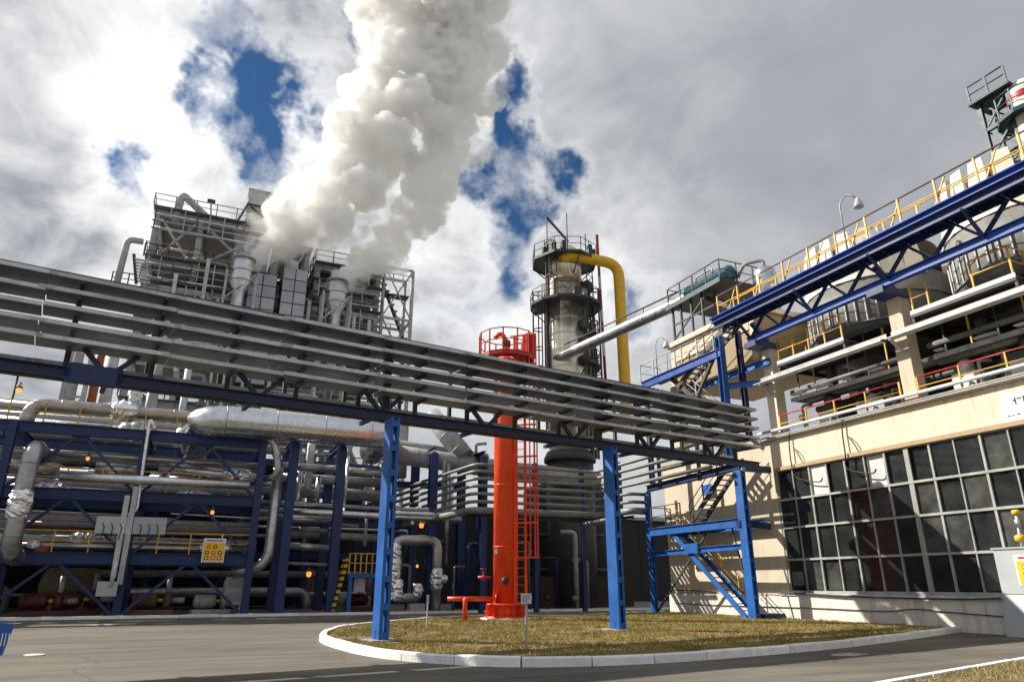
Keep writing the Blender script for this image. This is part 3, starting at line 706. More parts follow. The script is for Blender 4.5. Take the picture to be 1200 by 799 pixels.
for y in (25.6, 18.2, 10.6):
    MB().beam((25.61, y - .1, 10.5), (24.85, y - .1, 11.0), .1, .1).build('bracket', 'white_steel', fb)
# ================================================================== TANKS IN THE OPEN STOREY
TY = [22.0, 14.4, 6.8]
tl = ['between the cream penthouse and the second column', 'beyond the second concrete column', 'beyond the third concrete column']
hood = [(-.52, 0), (.52, 0), (.27, 2.6), (-.27, 2.6)]
for i, y in enumerate(TY):
    t = thing('process_tank', 'grey round tank with pale hoods, ' + tl[i], 'tank', (29.8, y, 8.5), 'tanks in the open storey')
    c = V((29.8, y, 0)); rr = 3.25
    MB().lathe(c, [(.5, 11.2), (1.6, 11.7), (2.7, 12.4), (rr, 12.85), (rr, 15.3)], 44).build('shell', 'tank', t)
    MB().lathe(c, [(rr - .25, 15.31), (rr - .25, 17.0), (1.8, 17.4), (.4, 17.6)], 44).build('gap_shade_collar', 'brown', t)  # dark brown between the hoods stands in for roof-edge shadow
    for z in (12.9, 14.2): MB().lathe(c + V((0, 0, z)), [(rr + .002, 0), (rr + .07, .02), (rr + .07, .1), (rr + .002, .12)], 44, False).build('stiffening_ring', 'tank', t)
    for k in range(9):
        a = R(110 + k * 17.5); d = V((math.cos(a), math.sin(a), 0)); sd = V((-d.y, d.x, 0)); b = c + d * (rr - .18) + V((0, 0, 15.1))
        q = [b + sd * u_ + V((0, 0, v_)) - d * v_ * .1 for u_, v_ in hood]
        MB().quadbox([q[0], q[1], q[1] + d * .22, q[0] + d * .22, q[3], q[2], q[2] + d * .22, q[3] + d * .22]).build('hood', 'tank_top', t)
    for k in range(14):
        a = R(128 + k * 8); p = c + V((math.cos(a), math.sin(a), 0)) * (rr + .03); MB().beam(p + V((0, 0, 12.95)), p + V((0, 0, 14.15)), .07, .05).build('jacket_rib', 'steel', t)
    MB().lathe(c, [(.25, 8.5), (.25, 11.25)], 10).build('outlet_pipe', 'pipe2', t)
    for s_ in (-1, 1): MB().beam((28.2, y + s_ * 2.0, 8.5), (28.2, y + s_ * 2.0, 12.5), .35, .35).build('support_leg', 'tank', t)
tag(MB().box((33.2, 3, 14.11), (33.6, 26.2, 16.9)).build('pipe_gallery_wall', 'brown'), 'dark brown cladding wall behind the pale tank hoods', 'wall')
# service platforms under the tanks
def plat(y0, y1, z, label, rails):
    t = thing('service_platform', label, 'platform', (26.3, y0, z))
    MB().box((25.3, y0, z - .18), (28.4, y1, z - .13)).build('deck', 'grating0', t)
    for q in range(5): MB().beam((25.3 + q * .6, y0, z - .25), (25.3 + q * .6, y1, z - .25), .08, .12).build('stringer', 'dsteel', t)
    for y in (y0 + .05, y1 - .05): MB().beam((25.3, y, z - .42), (28.4, y, z - .42), .1, .22).build('joist', 'dsteel', t)
    MB().beam((25.28, y0, z - .12), (25.28, y1, z - .12), .04, .2).build('toe_board', 'white_steel', t)
    for r_ in rails: railing(t, r_, 'yellow', 1.15, .95, .032)
    return t
plat(20.6, 24.6, 12.0, 'steel service platform with yellow rails between the first two concrete columns', [[(25.35, 24.5, 11.9), (25.35, 20.7, 11.9)], [(25.35, 24.5, 11.9), (28.2, 24.5, 11.9)]])
plat(13.2, 17.3, 12.0, 'steel service platform with yellow rails beyond the second concrete column', [[(25.35, 17.2, 11.9), (25.35, 16.5, 11.9)], [(25.35, 14.7, 11.9), (25.35, 13.3, 11.9), (28, 13.3, 11.9)]])
plat(5, 9, 12.0, 'steel service platform with yellow rails at the third concrete column', [[(25.95, 8.9, 11.9), (25.95, 5.1, 11.9)]])
# lower shelves, hangers and manifolds that crowd the open storey
for k, (y0, y1) in enumerate(((25.0, 19.0), (17.4, 11.2), (9.8, 4))):
    t = thing('service_shelf', 'long dark shelf of trays slung under the tanks ' + ('before the second column', 'beyond the second column', 'beyond the third column')[k], 'shelf', (26.6, y0, 10.2))
    MB().box((26.3, y1, 10.15), (27.6, y0, 10.21)).build('tray', 'grating0', t); MB().beam((26.28, y0, 10.2), (26.28, y1, 10.2), .03, .2).build('lip', 'steel', t)
    for q in range(4):
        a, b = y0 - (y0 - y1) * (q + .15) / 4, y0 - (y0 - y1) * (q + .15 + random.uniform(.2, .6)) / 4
        MB().box((26.0, b, 10.36), (26.3, a, 10.4)).build('lit_lip_piece', 'white_steel', t)  # pale pieces painted as sunlit stretches of the shelf lip
    for q in range(6):
        y = y0 - (y0 - y1) * (q + .5) / 6; MB().beam((26.4, y, 10.22), (26.4, y, 12.2), .06, .06).build('hanger', 'yellow' if q % 2 else 'dsteel', t)
for k in range(16):
    y = 24.6 - k * .95 + random.uniform(-.2, .2)
    if abs(y - 18.2) < .5 or abs(y - 10.6) < .5: continue
    t = thing('valve_manifold', 'dim grey valve manifold standing on the open floor under the tanks', 'valve', (26.8, y, 8.5), 'manifolds on the open floor')
    x = random.uniform(26.4, 27.4); h = random.uniform(.8, 1.5); m_ = random.choice(('tank', 'pipe2', 'dsteel', 'bank_pipe', 'brown'))
    MB().tube([(x, y, 8.5), (x, y, 8.5 + h), (x + .4, y - .25, 8.5 + h)], .07, 7, .15).build('riser', m_, t)
    MB().lathe((x, y, 8.5 + h * .45), [(.07, 0), (.16, .04), (.16, .2), (.07, .24)], 10, False).build('valve_body', m_, t)
    MB().lathe((x - .22, y, 8.5 + h * .55), [(.13, 0), (.15, .02), (.13, .04)], 10, True, V((1, 0, 0))).build('handwheel', random.choice(('maroon', 'dsteel', 'navy')), t)
    MB().tube([(x - .2, y, 8.5 + h * .55), (x, y, 8.5 + h * .55)], .025, 5).build('stem', 'dsteel', t)
# machinery on the upper floor
for k, (y, h, w, m, lb) in enumerate(((23.2, 1.5, 1.1, 'dsteel', 'dark machine block on the open floor near the first concrete column'), (20.9, 1.0, 1.4, 'pipe2', 'low grey machine on the open floor behind the red rail'), (16.6, 1.3, .9, 'white_steel', 'pale cabinet on the open floor beside the second concrete column'), (14.2, 1.6, 1.3, 'dsteel', 'dark machine on the open floor behind the yellow posts'), (12.2, 1.1, .8, 'brown', 'rusty machine on the open floor near the white board'))):
    t = thing('machine', lb, 'machine', (27, y, 8.5))
    MB().box((26.6, y - w / 2, 8.502), (27.9, y + w / 2, 8.5 + h * .7)).build('housing', m, t)
    MB().lathe((26.9, y, 8.5 + h * .7), [(.3, 0), (.3, h * .3), (.15, h * .4)], 12).build('head', m, t)
    MB().tube([(26.58, y - .3, 8.9), (26.4, y - .3, 8.9), (26.4, y - .3, 8.55)], .06, 6, .08).build('feed_pipe', 'pipe2', t)
for k, (z, y0, y1, x) in enumerate(((10.6, 25, 18.6, 26.4), (10.3, 24.6, 17, 27.0), (10.75, 17.6, 11, 26.4), (10.2, 17.6, 10.9, 26.9), (9.9, 25, 11, 28))):
    pipe([(x, y0, z), (x, y1, z)], (.12, .2, .12, .2, .16)[k], ('tank', 'bank_pipe', 'tank', 'bank_pipe', 'dsteel')[k], ('slim grey pipe above the red rail before the second column', 'thick grey pipe behind the first platform in the open storey', 'slim grey pipe above the red rail beyond the second column', 'thick grey pipe behind the second platform in the open storey', 'dark pipe running deep under the tanks in the open storey')[k])

# ================================================================== BLUE BRIDGE WALKWAY
br = thing('bridge_walkway', 'dark blue truss bridge walkway with yellow railings along the tanks', 'walkway', (25.1, 15, 14.6))
Y0, Y1 = 27.2, 2.0
BO, BI = 23.7, 24.8
for x in (BO, BI):
    MB().ibeam((x, Y0, 14.72), (x, Y1, 14.72), .2, .22).build('side_beam', 'violet', br)
    MB().beam((x + (.14 if x == BO else -.14), Y0, 14.46), (x + (.14 if x == BO else -.14), Y1, 14.46), .1, .27).build('shade_under_beam', 'navy', br)  # shade under the bridge painted as darker beams below the lit edge
n = 26; pl = (Y0 - Y1) / n
dm = MB().box((BO + .08, .02, 14.6), (BI - .08, pl - .02, 14.64)).mesh('deck_plate', 'navy'); cm = MB().box((BO + .08, -.05, 14.42), (BI - .08, .05, 14.58)).mesh('cross_beam', 'navy')
for i in range(n):
    place(dm, 'deck_plate', br, (0, Y1 + i * pl, 0)); place(cm, 'cross_beam', br, (0, Y1 + i * pl + .02, 0))
MB().ibeam((BI, 25.9, 13.36), (BI, Y1, 13.36), .26, .36).build('lower_chord', 'violet', br)
for i in range(12):
    y = 25.6 - i * 2.0
    MB().beam((BI, y, 13.5), (BI, y - 1.0, 14.44), .12, .12).build('diagonal', 'navy', br)
    MB().beam((BI, y - 1.06, 14.44), (BI, y - 1.94, 13.5), .1, .1).build('diagonal', 'navy', br)
    if i % 2 == 0: MB().beam((BI - .1, y, 13.45), (BO + .1, y, 14.4), .11, .11).build('knee_strut', 'navy', br)
for y in (25.6, 18.2, 10.6): MB().box((24.6, y - .4, 12.95), (26.2, y + .4, 13.24)).build('bearing', 'navy', br); MB().beam((25.9, y, 13.3), (24.9, y, 14.3), .2, .2).build('bearing_strut', 'navy', br)
rl = railing(br, [(BO, 26.6, 14.8), (BO, Y1, 14.8)], 'yellow', 1.15, 1.55, .034, top='brown')
for i in range(13):
    y = 25.9 - i * 1.9; MB().beam((BO + .05, y, 14.85), (BO + .05, y - .6, 15.9), .05, .05).build('rail_brace', 'yellow', rl)
railing(br, [(BI, 26.6, 14.8), (BI, Y1, 14.8)], 'yellow', 1.15, 1.55, .03)
MB().tube([(BO - .12, Y0, 14.85), (BO - .12, Y1, 14.85)], .045, 6).build('cable_conduit', 'violet', br)

# ================================================================== VESSEL PLATFORM AND PALE TRANSFER PIPE
vp = thing('vessel_platform', 'dark railed steel platform on legs above the cream penthouse', 'platform', (26, 30, 15.8))
for y in (33.0, 32.2, 31.2, 30.2): MB().beam((25.75, y, 15.77), (25.75, y, 18.0), .12, .12).build('leg', 'dsteel', vp)
for y in (33.0, 28.6): MB().beam((29.2, y, 15.77), (29.2, y, 18.0), .14, .14).build('leg', 'dsteel', vp)
MB().beam((25.75, 33, 16.8), (25.75, 29.2, 16.8), .08, .08).build('tie', 'dsteel', vp); MB().beam((25.75, 33, 15.9), (25.75, 29.2, 18), .08, .08).build('tie', 'dsteel', vp)
MB().box((25.55, 28.2, 18.0), (29.4, 33.3, 18.07)).build('deck', 'dsteel', vp)
MB().beam((25.5, 28.2, 17.98), (25.5, 33.3, 17.98), .12, .3).build('edge_beam', 'teal', vp)
railing(vp, [(29.3, 33.2, 18.08), (25.6, 33.2, 18.08), (25.6, 28.3, 18.08), (29.3, 28.3, 18.08)], 'dsteel', 1.2, 1.25, .035)
stairs(vp, (26.2, 27.0, 15.4), (26.2, 30.5, 17.9), (1, 0, 0), .7, 'dsteel', 'steel', 11)
hx = thing('heat_exchanger', 'dark teal horizontal exchanger drum lying on the railed platform', 'tank', (26.6, 30.5, 18.1))
MB().lathe((26.7, 28.6, 18.75), [(.2, -.15), (.5, 0), (.5, 3.6), (.6, 3.61), (.6, 3.75), (.3, 3.8)], 20, True, V((0, 1, 0))).build('shell', 'teal_bright', hx)
for y in (29.3, 31.4): MB().box((26.35, y, 18.08), (27.05, y + .2, 18.4)).build('saddle', 'teal', hx)
MB().tube([(26.6, 30, 19.2), (26.6, 30, 19.6), (26.6, 31.6, 19.6), (26.6, 31.6, 19.2)], .06, 7, .15).build('bypass_line', 'pipe2', hx)
hv = thing('vertical_drum', 'shiny domed steel drum behind the yellow bridge railing', 'tank', (27.5, 26.6, 15.76))
MB().lathe((27.6, 26.9, 15.76), [(.62, 0), (.62, 2.3), (.5, 2.65), (.2, 2.8)], 20).build('shell', 'clad', hv)
for z in (16.4, 17.3): MB().lathe((27.6, 26.9, z), [(.63, 0), (.67, .01), (.67, .07), (.63, .08)], 20, False).build('seam_band', 'pipe', hv)
MB().tube([(27.6, 26.9, 18.5), (27.6, 26.9, 19.0), (27.0, 27.8, 19.0), (27, 28.4, 18.4)], .1, 8, .25).build('nozzle_pipe', 'pipe2', hv)
tp = pipe([(24.0, 46.5, 18.1), (24.4, 43.5, 18.15), (26.6, 33.0, 18.6), (26.7, 32.3, 18.72)], .40, 'pipe', 'long pale clad pipe crossing the sky from the silver column to the platform', bands=2.1, n=18, bend=1.0, band_m='pipe')
MB().tube([(24.2, 44.5, 18.95), (26.55, 33.0, 19.35)], .05, 6).build('tracer_line', 'dsteel', tp)
for t in (.1, .3, .5, .7, .9):
    p = V((24.3, 44, 18.5)).lerp(V((26.55, 33, 18.95)), t); MB().beam(p, p + V((0, 0, .48)), .05, .05).build('tracer_bracket', 'dsteel', tp)

# ================================================================== RED COLUMN
RC = V((13.35, 30.7, 0)); CR = V((math.cos(YAW), -math.sin(YAW), 0)); CF = V((math.sin(YAW), math.cos(YAW), 0))   # picture-right and forward, level
rc = thing('red_column', 'tall orange red vent column with caged ladder on the grass island', 'column', RC)
MB().lathe(RC, [(.57, .75), (.57, 12.1), (.5, 12.3), (.2, 12.42)], 36).build('shell', 'red', rc)
MB().lathe(RC, [(.95, .2), (.95, .26), (.68, .27), (.68, .7), (.86, .72), (.86, .8), (.58, .81)], 36).build('skirt', 'red', rc)
for i in range(12):
    a = i * math.pi / 6; d = V((math.cos(a), math.sin(a), 0))
    MB().quadbox([RC + d * .66 + V((0, 0, .27)) + d.cross(V((0, 0, 1))) * .02 * q for q in (0,)] and
                 [RC + d * r_ + d.cross(V((0, 0, 1))) * s_ * .02 + V((0, 0, z_)) for z_ in (.262, .715) for r_, s_ in ((.665, -1), (.9, -1), (.9, 1), (.665, 1))]).build('skirt_rib', 'red', rc)
for z in (3.2, 6.0, 8.6, 11.0): MB().lathe(RC, [(.571, z), (.585, z + .01), (.585, z + .05), (.571, z + .06)], 36, False).build('weld_band', 'red', rc)
fnd = MB().prism([tuple((RC + V((1.15 * math.cos(i * math.pi / 4 + .39), 1.15 * math.sin(i * math.pi / 4 + .39), 0))).xy) for i in range(8)], -.01, .2).build('foundation', 'kerb', rc)
lb = RC + CR * .66 - CF * .5
ladder(rc, lb + V((0, 0, .15)), lb + V((0, 0, 13.4)), CR * .95 - CF * .25, 'red', .52, CR * .85 - CF * .3, 2.6, .05)
# ring platform
def ring_platform(parent, c, z, r0, r1, m, rail, n=12, h=1.15, a0=0, a1=360, fine=True):
    k = int(n * (a1 - a0) / 360); A = [R(a0 + (a1 - a0) * i / k) for i in range(k + 1)]
    mb = MB()
    for a, b in zip(A, A[1:]):
        q = [V((c.x + r * math.cos(t), c.y + r * math.sin(t), z)) for r, t in ((r0, a), (r1, a), (r1, b), (r0, b))]
        mb.quadbox(q + [p + V((0, 0, .06)) for p in q])
    mb.build('platform', m, parent)
    fb_ = MB()
    for a, b in zip(A, A[1:]):
        p, q = (V((c.x + (r1 + .02) * math.cos(t), c.y + (r1 + .02) * math.sin(t), z + .02)) for t in (a, b)); fb_.beam(p, q, .03, .22)
    fb_.build('platform_edge', m, parent)
    for a in A[::3]:
        MB().beam((c.x + r0 * math.cos(a), c.y + r0 * math.sin(a), z - r1 + r0), (c.x + (r1 - .1) * math.cos(a), c.y + (r1 - .1) * math.sin(a), z - .06), .08, .08).build('knee_brace', m, parent)
    return railing(parent, [(c.x + r1 * math.cos(t), c.y + r1 * math.sin(t), z + .06) for t in A], rail, h, 1.2, .03, fine=fine)
ring_platform(rc, RC, 12.3, .58, 1.38, 'crimson', 'crimson', 12, 1.2)
MB().tube([RC + V((0, 0, 12.3)), RC + V((0, 0, 13.35)), RC + V((-.25, .1, 13.75)), RC + V((-.55, .2, 13.45))], .12, 10, .3).build('vent_pipe', 'red', rc)
MB().lathe(RC + V((0, 0, 13.0)), [(.12, 0), (.22, .02), (.22, .3), (.12, .32)], 12, False).build('flame_arrester', 'brown', rc)
eb = RC + CR * 1.15 + CF * .2
MB().box(eb + V((-.25, -.25, 12.4)), eb + V((.25, .25, 13.7)).copy()).build('ladder_gate_box', 'crimson', rc)
# drain pipe and valves
q0 = RC - CR * .5 - CF * .45 + V((0, 0, 1.0)); q1 = q0 - CR * 1.55 - CF * .3; q2 = q1 + V((0, 0, -.9))
MB().tube([q0, q1 + CR * .2, q1 - CR * .5 - V((0, 0, 0))], .1, 10, .1).build('drain_pipe', 'red', rc)
MB().tube([q1 + CR * .3, q1 + CR * .3 - CF * .4, q1 + CR * .3 - CF * .4 + V((0, 0, -.85))], .1, 10, .15).build('drain_leg', 'red', rc)
MB().lathe(q0 + CR * .1, [(.2, -.04), (.2, .04)], 14, True, CR).build('flange', 'crimson', rc)
v0 = RC - CR * .66 + V((0, 0, 1.9))
MB().tube([v0, v0 - CR * .6], .07, 8).build('valve_body', 'crimson', rc)
MB().lathe(v0 - CR * .35, [(.14, -.03), (.14, .03)], 10, True, CR).build('valve_flange', 'crimson', rc)
MB().tube([v0 - CR * .35, v0 - CR * .35 + V((0, 0, .35))], .03, 6).build('valve_stem', 'crimson', rc)
MB().lathe(v0 - CR * .35 + V((0, 0, .35)), [(.13, 0), (.15, .02), (.13, .04)], 12).build('handwheel', 'crimson', rc)
k0 = RC - CF * .56 + V((0, 0, 1.75))
MB().lathe(k0, [(.1, 0), (.1, -.3), (.17, -.31), (.17, -.38), (.05, -.4)], 12, True, CF).build('sample_valve', 'dsteel', rc)
pl_ = RC - CR * .5 - CF * .42 + V((0, 0, 2.9)); MB().quadbox([pl_ + a for a in (V((0, 0, 0)), CR * .16, CR * .16 + CF * -.01, CF * -.01)] + [pl_ + a + V((0, 0, .22)) for a in (V((0, 0, 0)), CR * .16, CR * .16 + CF * -.01, CF * -.01)]).build('name_plate', 'white', rc)

# ================================================================== SIGNS ON POSTS
def post_sign(p, h, sw, sh, label, m='steel', pm='white_steel'):
    p = V(p); t = thing('post_sign', label, 'sign', p)
    MB().beam(p, p + V((0, 0, h)), .045, .045).build('post', m, t)
    a = p + V((0, 0, h - sh)) - CF * .03 - CR * sw / 2
    MB().quadbox([a, a + CR * sw, a + CR * sw - CF * .015, a - CF * .015] + [q + V((0, 0, sh)) for q in (a, a + CR * sw, a + CR * sw - CF * .015, a - CF * .015)]).build('plate', pm, t)
    return t, a
s1, a = post_sign(gz(617, 771) + V((0, 0, .12)), 1.28, .25, .23, 'small grey plate sign on a thin post at the white kerb')
for r_ in range(3):
    for c_ in range(3 - (r_ == 2)):
        b = a + CR * (.04 + c_ * .062) + V((0, 0, .175 - r_ * .055)) - CF * .017
        MB().beam(b, b + CR * .045, .004, .022).build('mark', 'dsteel', s1)
s2, a = post_sign(gz(500, 742) + V((0, 0, .1)), 1.15, .09, .3, 'thin pale marker post standing in the grass behind the blue post')
# blue direction sign by the frame edge
bp = V((-3.45, 8.2, 0)); bs = thing('road_sign', 'tilted blue sign plate with white arrows at the road edge', 'sign', bp)
P0 = wy(0, 800, 8.2)
MB().beam((-2.66, 8.25, 0), (-2.55, 8.2, 1.25), .05, .05).build('post', 'signblue', bs)
qa = [wy(x, y, 8.1) for x, y in ((-40, 772), (2, 768), (17, 731), (-30, 728))]
MB().quadbox([q for q in qa] + [q + V((0, .03, 0)) for q in qa]).build('plate', 'signblue', bs)
for x in (1, 5, 9):
    qb = [wy(x + d * .3, y, 8.094) for d, y in ((-4, 757), (0, 757), (10, 742), (6, 742))]
    MB().quadbox([q for q in qb] + [q + V((0, .005, 0)) for q in qb]).build('mark', 'white', bs)

# ================================================================== GAS CABINET BY THE WALL
gc = thing('gas_cabinet', 'grey steel cabinet with a yellow warning notice against the wall', 'cabinet', (25.2, 15, 0))
MB().quadbox([V(p) for p in ((24.75, 15.9, -.01), (24.75, 12.6, -.01), (25.44, 12.6, -.01), (25.44, 15.9, -.01), (25.15, 15.95, 1.3), (25.15, 12.6, 1.3), (25.44, 12.6, 1.3), (25.44, 15.95, 1.3))]).build('base', 'cabinet', gc)
MB().box((25.12, 12.6, 1.301), (25.57, 15.98, 2.72)).build('body', 'cabinet', gc)
MB().box((25.08, 12.6, 2.721), (25.58, 16.03, 2.78)).build('lid', 'cabinet', gc)
wn = MB().box((25.1, 13.6, 1.55), (25.119, 15.35, 2.52)).build('notice', 'white', gc); wn['label'] = 'white and yellow warning notice'
MB().box((25.092, 13.65, 1.58), (25.0995, 15.28, 2.33)).build('yellow_field', 'sign_yellow', wn)
MB().box((25.092, 14.5, 2.4), (25.0995, 15.2, 2.46)).build('title_bar', 'crimson', wn)
for (y, z, m) in ((15.05, 2.15, 'black'), (15.05, 1.93, 'crimson'), (15.02, 1.7, 'black'), (14.7, 2.15, 'black'), (14.7, 1.93, 'crimson'), (14.7, 1.7, 'black')):
    MB().lathe((25.09, y, z), [(.085, -.003), (.085, .0)], 14, True, V((1, 0, 0))).build('pictogram', m, wn)
    MB().lathe((25.0885, y, z), [(.055, -.003), (.055, .0)], 14, True, V((1, 0, 0))).build('pictogram', 'white' if m == 'black' else 'sign_yellow', wn)
gv = thing('gas_regulator', 'yellow capped gas fitting on a grey riser above the grey cabinet', 'valve', (25.3, 15.1, 2.8))
MB().tube([(25.3, 15.1, 2.78), (25.3, 15.1, 3.1), (25.3, 15.05, 3.95)], .05, 8).build('riser', 'white_steel', gv)
MB().lathe((25.3, 15.1, 2.95), [(.1, 0), (.17, .03), (.17, .17), (.1, .22)], 14).build('cap', 'sign_yellow', gv)
MB().lathe((25.3, 15.06, 3.4), [(.07, 0), (.11, .02), (.11, .25), (.07, .27)], 12).build('coupling', 'pipe', gv)
MB().lathe((25.3, 15.05, 3.82), [(.08, 0), (.13, .02), (.13, .14), (.05, .16)], 12).build('top_cap', 'sign_yellow', gv)

# ================================================================== PIPE BANK (behind the red column, then along the wall)
bz = [5.6, 6.1, 6.55, 7.0, 7.42, 7.85, 8.25]
for i, z in enumerate(bz):
    x0 = 14.4 + .05 * i; r_ = .2 if i == 0 else .1
    yb = 38 + .02 * i; xb = 22.9 - .05 * i
    d = V((-.1, 1, 0)).normalized()
    pipe([V((x0, yb, z)) + V((-2.6, 16, -.5)), (x0, yb, z), (xb, yb, z)] + ([(xb, 27.2, z + .02)] if i > 2 else [(xb, 34.6, z), (xb + 1.0, 34.6, z)]), r_, 'bank_pipe',
         ('lowest thin', 'second thin', 'third thin', 'fourth thin', 'fifth thin', 'topmost')[i - 1] + ' grey pipe of the stacked bank behind the red column' if i else 'thick lowest grey pipe of the stacked bank behind the red column', 'stacked bank of grey pipes', bend=.7, n=10)
bs_ = thing('pipe_bank_supports', 'dark steel frames holding the stacked grey pipe bank', 'pipe support', (18, 38, 0))
for x in (15.2, 18.6, 21.8): MB().ibeam((x, 38.35, .1), (x, 38.35, 8.6), .25, .25).build('post', 'navy', bs_)
for y in (36, 32, 28.6): MB().ibeam((23.15, y, 5.2 if y > 35 else 6.55), (23.15, y, 8.6), .15, .15).build('post', 'dsteel', bs_)
MB().ibeam((15, 38.3, 5.3), (23.2, 38.3, 5.3), .2, .25).build('beam', 'dsteel', bs_); MB().ibeam((23.1, 38.3, 5.25), (23.1, 34.7, 5.25), .2, .2).build('beam', 'dsteel', bs_)
# lower flat bundle continuing over the stairs
for k in range(3):
    pipe([(21.3 + .35 * k, 37.4, 5.0), (21.3 + .35 * k, 34.4, 5.05)], .1, 'pipe2', 'thin grey pipe in the low flat bundle under the stacked bank', 'low flat bundle of thin pipes', n=8)

# ================================================================== SILVER COLUMN
DC = wy(664, 400, 46); DC.z = 0
dc = thing('distillation_column', 'silver clad distillation column with railed ring platforms', 'column', DC)
MB().lathe(DC, [(1.75, .1), (1.75, 10.2)], 32).build('skirt', 'dsteel', dc)
MB().lathe(DC, [(1.95, 10.21), (1.95, 10.5), (1.7, 11.0)], 32).build('hood', 'dsteel', dc)
MB().lathe(DC, [(1.58, 11.3), (1.58, 24.8)], 40).build('shell', 'bronze', dc)
MB().lathe(DC, [(1.35, 24.81), (1.35, 27.2), (1.0, 27.9), (.4, 28.3)], 32).build('upper_shell', 'bronze', dc)
for z in [12 + 1.35 * i for i in range(10)]: MB().lathe(DC, [(1.585, z), (1.605, z + .005), (1.605, z + .05), (1.585, z + .055)], 40, False).build('seam_band', 'bronze', dc)
for z in (25.6, 26.4): MB().lathe(DC, [(1.355, z), (1.375, z + .005), (1.375, z + .05), (1.355, z + .055)], 32, False).build('seam_band', 'bronze', dc)
ring_platform(dc, DC, 22.7, 1.6, 2.85, 'dsteel', 'dsteel', 14, 1.1, 120, 420)
ring_platform(dc, DC, 24.4, 1.4, 2.3, 'dsteel', 'dsteel', 16, 1.1, -70, 30)
ring_platform(dc, DC, 26.6, 1.36, 2.75, 'dsteel', 'dsteel', 8, 1.2)
ring_platform(dc, DC, 17.6, 1.6, 2.6, 'dsteel', 'dsteel', 16, 1.1, -80, 60)
ring_platform(dc, DC, 13.6, 1.6, 2.6, 'dsteel', 'dsteel', 16, 1.1, -110, 60)
ladder(dc, DC - CR * 1.95 - CF * .4 + V((0, 0, 14)), DC - CR * 1.95 - CF * .4 + V((0, 0, 23.8)), CF, 'dsteel', .45, -CR, 2.0)
ladder(dc, DC - CR * 1.2 - CF * 1.3 + V((0, 0, 22.8)), DC - CR * 1.2 - CF * 1.3 + V((0, 0, 27.8)), CR, 'dsteel', .45, -CF, 2.0)
ladder(dc, DC + CR * 1.9 - CF * .6 + V((0, 0, 13.6)), DC + CR * 1.9 - CF * .6 + V((0, 0, 24)), CF, 'dsteel', .45, CR, 2.0)
for z in (17.9, 19.4, 20.8):
    p = DC + CR * 1.05 - CF * 1.1 + V((0, 0, z)); d = (CR * .7 - CF * .72).normalized()
    MB().lathe(p, [(.42, -.3), (.42, .45), (.5, .46), (.5, .56), (.1, .57)], 16, True, d).build('manway', 'dsteel', dc)
for k, (x, zt) in enumerate(((-1.5, 30.2), (.25, 31.2), (1.75, 29.2))):
    p = DC + CR * x - CF * (.4 if k else 1.6); MB().beam(p + V((0, 0, 26.6 if k else 23)), p + V((0, 0, zt)), .07, .07).build('lightning_rod', 'dsteel', dc)
MB().beam(DC - CR * 1.5 - CF * 1.6 + V((0, 0, 30.1)), DC + CR * .3 - CF * .6 + V((0, 0, 28.4)), .14, .14).build('davit_arm', 'dsteel', dc)
for i in range(5):
    a = CR * (1.55 + .16 * i) + CF * (-.9 + .25 * i); MB().tube([DC + a + V((0, 0, 10.5)), DC + a + V((0, 0, 16 + 1.9 * i)), DC + a * .6 + V((0, 0, 16.3 + 1.9 * i))], .1, 8, .3).build('side_pipe', ('dsteel', 'pipe2')[i % 2], dc)
ring_platform(dc, DC, 20.2, 1.6, 2.5, 'dsteel', 'dsteel', 16, 1.1, -60, 40)
for i in range(9):
    a = CR * (-1.75 + .1 * i) - CF * (.6 + .07 * i) if i < 4 else CR * (1.4 + .13 * (i - 4)) - CF * (.9 - .1 * (i - 4))
    MB().tube([DC + a + V((0, 0, 12 + i * .6)), DC + a + V((0, 0, 20 + random.uniform(0, 6)))], .05 + .02 * (i % 3), 6).build('instrument_line', ('dsteel', 'pipe2', 'brown')[i % 3], dc)
for i in range(8):
    a = R(200 + i * 20); p = DC + V((math.cos(a), math.sin(a), 0)) * 2.4 + V((0, 0, random.choice((22.9, 26.8, 26.8)))); MB().box(p + V((-.18, -.15, 0)), p + V((.18, .15, random.uniform(.4, .9)))).build('instrument_box', random.choice(('dsteel', 'pipe2', 'teal')), dc)
yS = wy(668, 299, 44.2); yB = wy(722, 297, 44.2)
pipe([yS + V((-.3, .9, 0)), yS, V((yB.x + .15, yB.y, yS.z)), V((yB.x + .15, yB.y, 13.6)), V((yB.x + .15, yB.y + 9, 13.6))], .45, 'amber', 'amber yellow pipe curving over from the top of the silver column', bend=1.2, bands=4.0, n=20)
mp = tag(MB().tube([wy(711, 470, 46), wy(699.5, 276, 46)], .12, 8).build('mast', 'crimson'), 'thin red and white lightning mast beside the amber pipe', 'mast')
for t in (.25, .45, .65): 
    a, b = wy(711, 470, 46), wy(699.5, 276, 46); MB().tube([a.lerp(b, t), a.lerp(b, t + .08)], .125, 8).build('white_band', 'white', mp)
# dark round base works behind
hb = thing('heater_base', 'dark concrete drum base in the shade behind the pipe bank', 'tank', (27, 50, 0))
MB().lathe((27.2, 50.5, 0), [(3.4, .08), (3.4, 8.6), (3.0, 9.0)], 36).build('drum', 'deep_shade', hb)
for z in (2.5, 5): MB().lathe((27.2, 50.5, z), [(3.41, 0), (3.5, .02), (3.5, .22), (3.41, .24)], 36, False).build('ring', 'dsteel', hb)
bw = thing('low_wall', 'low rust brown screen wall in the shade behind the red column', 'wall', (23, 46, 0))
for i in range(8): MB().box((17.0 + i * 1.62, 45.5, .08), (18.58 + i * 1.62, 45.7, 2.1)).build('panel', 'dim_brown', bw)

